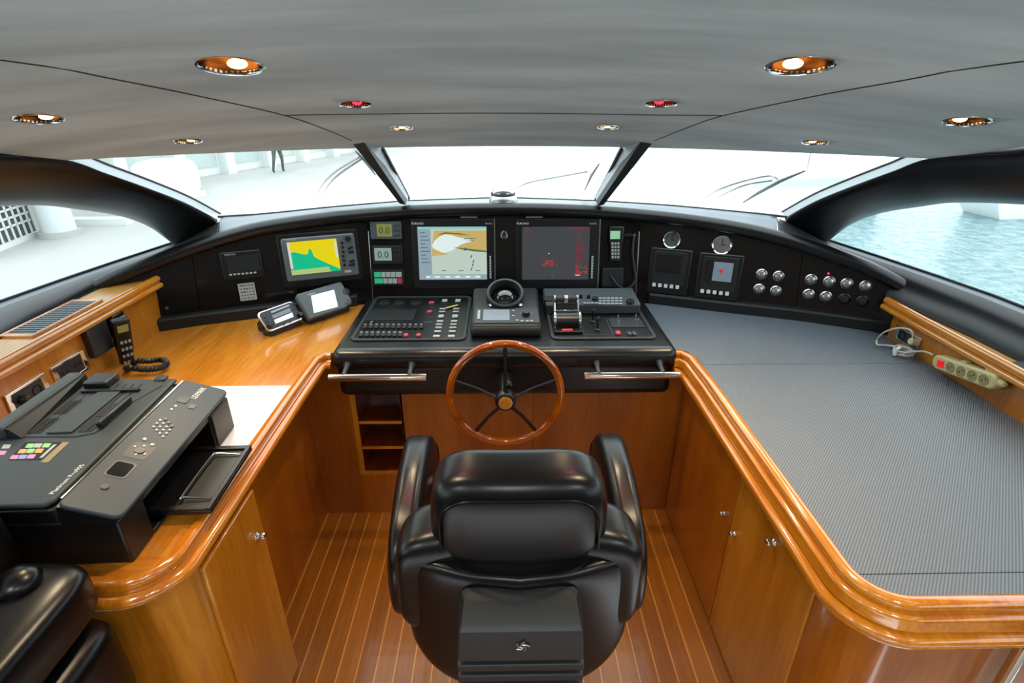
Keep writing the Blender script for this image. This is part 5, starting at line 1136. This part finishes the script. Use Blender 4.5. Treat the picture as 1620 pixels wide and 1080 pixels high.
for i in range(4):
    cx = Ls*(.30+.185*i); b = MB(); b.lathe([(.0215, .018), (.0215, .0195), (.0195, .0195), (.0185, .0185), (0, .0185)], 24, xf=Matrix.Translation((cx, -.002, 0))); s_ = b.build('socket', 'cream_d', ps)
    for dx, dy in ((-.007, -.005), (.007, .004)): MB().cyl((cx+dx, dy, .0185), (cx+dx, dy, .0192), .003, n=10).build('pin_hole', 'black', s_)
b = MB(); b.rrect(Ls*.08, Ls*.08+.030, -.014, .014, .003, .018, .024); b.build('red_switch', 'redlamp', ps, bev=.002)
for cx in (Ls*.42, Ls*.82): MB().rrect(cx-.014, cx+.014, .028, .036, .003, -.02, .0).build('mounting_lug', 'cream', ps)
b = MB(); b.cyl((Ls+.0, .002, -.004), (Ls+.025, .002, -.004), .016, .010, 16); b.build('end_cap', 'cream', ps, bev=.003)
def RP(u, v, x): return pX(u, v, x)
cz = ZT+.004
cpts = [RP(1443, 541, 1.80), RP(1444, 528, 1.795), RP(1438, 521, 1.79), RP(1420, 519, 1.785), RP(1400, 525, 1.78), RP(1388, 536, 1.775), pZ(1388, 545, cz+.01), pZ(1400, 546, cz), pZ(1418, 548, cz+.01)]
coil = []
cc = pZ(1428, 560, cz)
for i in range(60):
    an = i/12*2*math.pi; coil.append(Vector((cc.x+.035*math.cos(an)+.004*math.sin(i*1.3), cc.y+.038*math.sin(an), cz+.004+.020*(i/60)+.004*math.sin(i*.9))))
tail = [pZ(1447, 556, cz+.03), RP(1462, 556, 1.79), RP(1476, 561, 1.795)]
t = thing('extension_cord', 'off-white power cord coiled on the mat with plug in socket', 'cord', loc=(0, 0, 0))
MB().tube(spl(cpts, 6)+coil+spl([coil[-1]]+tail, 6)[1:], .0042, 8).build('cable', 'cord_w', t)
pd = (RP(1443, 541, 1.80)-Vector((0, 0, 0))); b = MB(); b.cyl(pd+Vector((.022, .0, .0)), pd+Vector((-.012, 0, .004)), .019, .015, 20); b.build('plug', 'cream', t, bev=.004)
MB().tube([cc+Vector((-.045, -.01, .0)), cc+Vector((-.04, -.01, .03)), cc+Vector((-.025, -.005, .036))], .007, 8).build('cable_tie', 'white', t)

# ================================================================== HELM CHAIR
ch = thing('helm_chair', 'black leather helm chair seen from behind, facing the wheel', 'chair', loc=(.033, 1.25, 0))
CX = Matrix.Translation((0, -1.25, 0))
def cushion(name, c, sz, e1, e2, fn=None, parent=ch, mt='leather', n=30):
    b = MB(CX); b.sell(c, sz, e1, e2, n, fn); return b.build(name, mt, parent, smooth=80)
def hfn(p):
    x, y, z = p; k = max(0, z/.165); 
    return (x*(1-.05*max(0, z/.15)**2), y*(1-.12*max(0, z/.15))+.010*(x/.2)**2, z)
hr = cushion('back_cushion', (0, 1.035, 1.055), (.214, .098, .152), .44, .40, hfn)
b = MB(CX)
pts = [(x, .942+.012*(x/.2)**2, z) for x, z in [(q[0], q[1]) for q in rr(-.186, .186, .935, 1.165, .075, 8)]]
b.tube(pts, .0035, 8, closed=True); b.build('piping', 'leather', hr)
cushion('lower_back_cushion', (0, 1.045, .885), (.306, .090, .165), .40, .36, lambda p: (p[0], p[1]-.03*(p[0]/.29)**2, p[2]))
def sfn(p):
    x, y, z = p; u = z/.225; k = 1-.24*max(0, -u)**2.2 - .03*max(0, u)
    X_ = x*k; return (X_, y+.075*(X_/.3)**2, z+.030*(X_/.3)**2*(1 if u > 0 else 0)+(.03*(X_/.3)**2 if u < 0 else 0))
cushion('rear_shell', (0, .930, .775), (.290, .045, .205), .34, .30, sfn)
# rear plastic cover with ribs and a small emblem
b = MB(CX)
def lev(z, yb, hw): return [(-hw, yb, z), (hw, yb, z), (hw+.008, .90, z), (-hw-.008, .90, z)]
rows = [lev(.955, .893, .118), lev(.945, .868, .128), lev(.930, .822, .132), lev(.918, .808, .137), lev(.835, .802, .142)]
z = .835
for i in range(5):
    rows += [lev(z-.004, .812, .134), lev(z-.010, .812, .134), lev(z-.014, .799, .144), lev(z-.034, .799, .144)]; z -= .036
rows += [lev(.42, .80, .140)]
b.loft(rows, closed=True, caps=True); cv = b.build('rear_cover', 'plastic_m', ch, bev=.018, seg=3, smooth=30)
b = MB(CX)
for a in range(5):
    an = a*1.25; b.tube([(.003+.016*math.cos(an), .8025, .882+.016*math.sin(an)), (.003+.009*math.cos(an+.7), .8015, .882+.009*math.sin(an+.7)), (.003+.004*math.cos(an+1.6), .8025, .882+.004*math.sin(an+1.6))], .0022, 6)
b.build('emblem', 'steel', cv)
def afn(sg):
    def g(p):
        x, y, z = p; v = y/.29
        return (x*(1+.14*v)*(1-.12*max(0, z/.2))+sg*.008*v, y, z+.01*(1-v*v)*(z > 0)-.04*max(0, -v)*(z > 0)+(.10*max(0, v)**2 if z < 0 else 0))
    return g
for sg in (-1, 1):
    ar = cushion('armrest', (sg*.312, 1.295, .805), (.058, .275, .170), .55, .36, afn(sg))
    b = MB(CX); b.box(sg*.235-.006, sg*.235+.006, 1.36, 1.40, .80, .88); b.build('hinge_plate', 'steel', ar, bev=.002)
cushion('seat_cushion', (0, 1.30, .60), (.235, .255, .075), .4, .3)
b = MB(); b.cyl((0, .0, .0), (0, 0, .03), .22, .21, 40); b.cyl((0, 0, .03), (0, 0, .53), .055, .055, 24); b.build('pedestal', 'chrome', ch, weld=False)

# ================================================================== SOFA CORNER AT THE LOWER LEFT
sf = thing('sofa', 'black leather sofa arm with a round button, lower left behind printer', 'sofa', loc=(-1.3, .5, 0)); SX = Matrix.Translation((1.3, -.5, 0))
b = MB(SX); b.sell((-1.285, .42, .995), (.380, .490, .075), .34, .16, 30); b.build('arm_pad', 'leather', sf, smooth=80)
b = MB(SX); b.sell((-1.285, .42, .775), (.390, .478, .140), .25, .14, 24); b.build('arm_base', 'leather', sf, smooth=80)
b = MB(SX); b.box(-1.64, -.95, .0, .86, .0, .66); b.build('plinth', 'wood_v', sf, bev=.01)
c = pZ(27, 922, 1.07); b = MB(SX); b.lathe([(0, .030), (.020, .028), (.036, .018), (.044, .004), (.040, -.006)], 32, xf=Matrix.Translation((c.x, c.y, 1.068))); b.build('button', 'leather', sf, smooth=80)
b = MB(SX); b.sell((-1.33, .80, 1.10), (.255, .15, .13), .45, .4, 24); b.build('back_cushion', 'leather', sf, smooth=80)
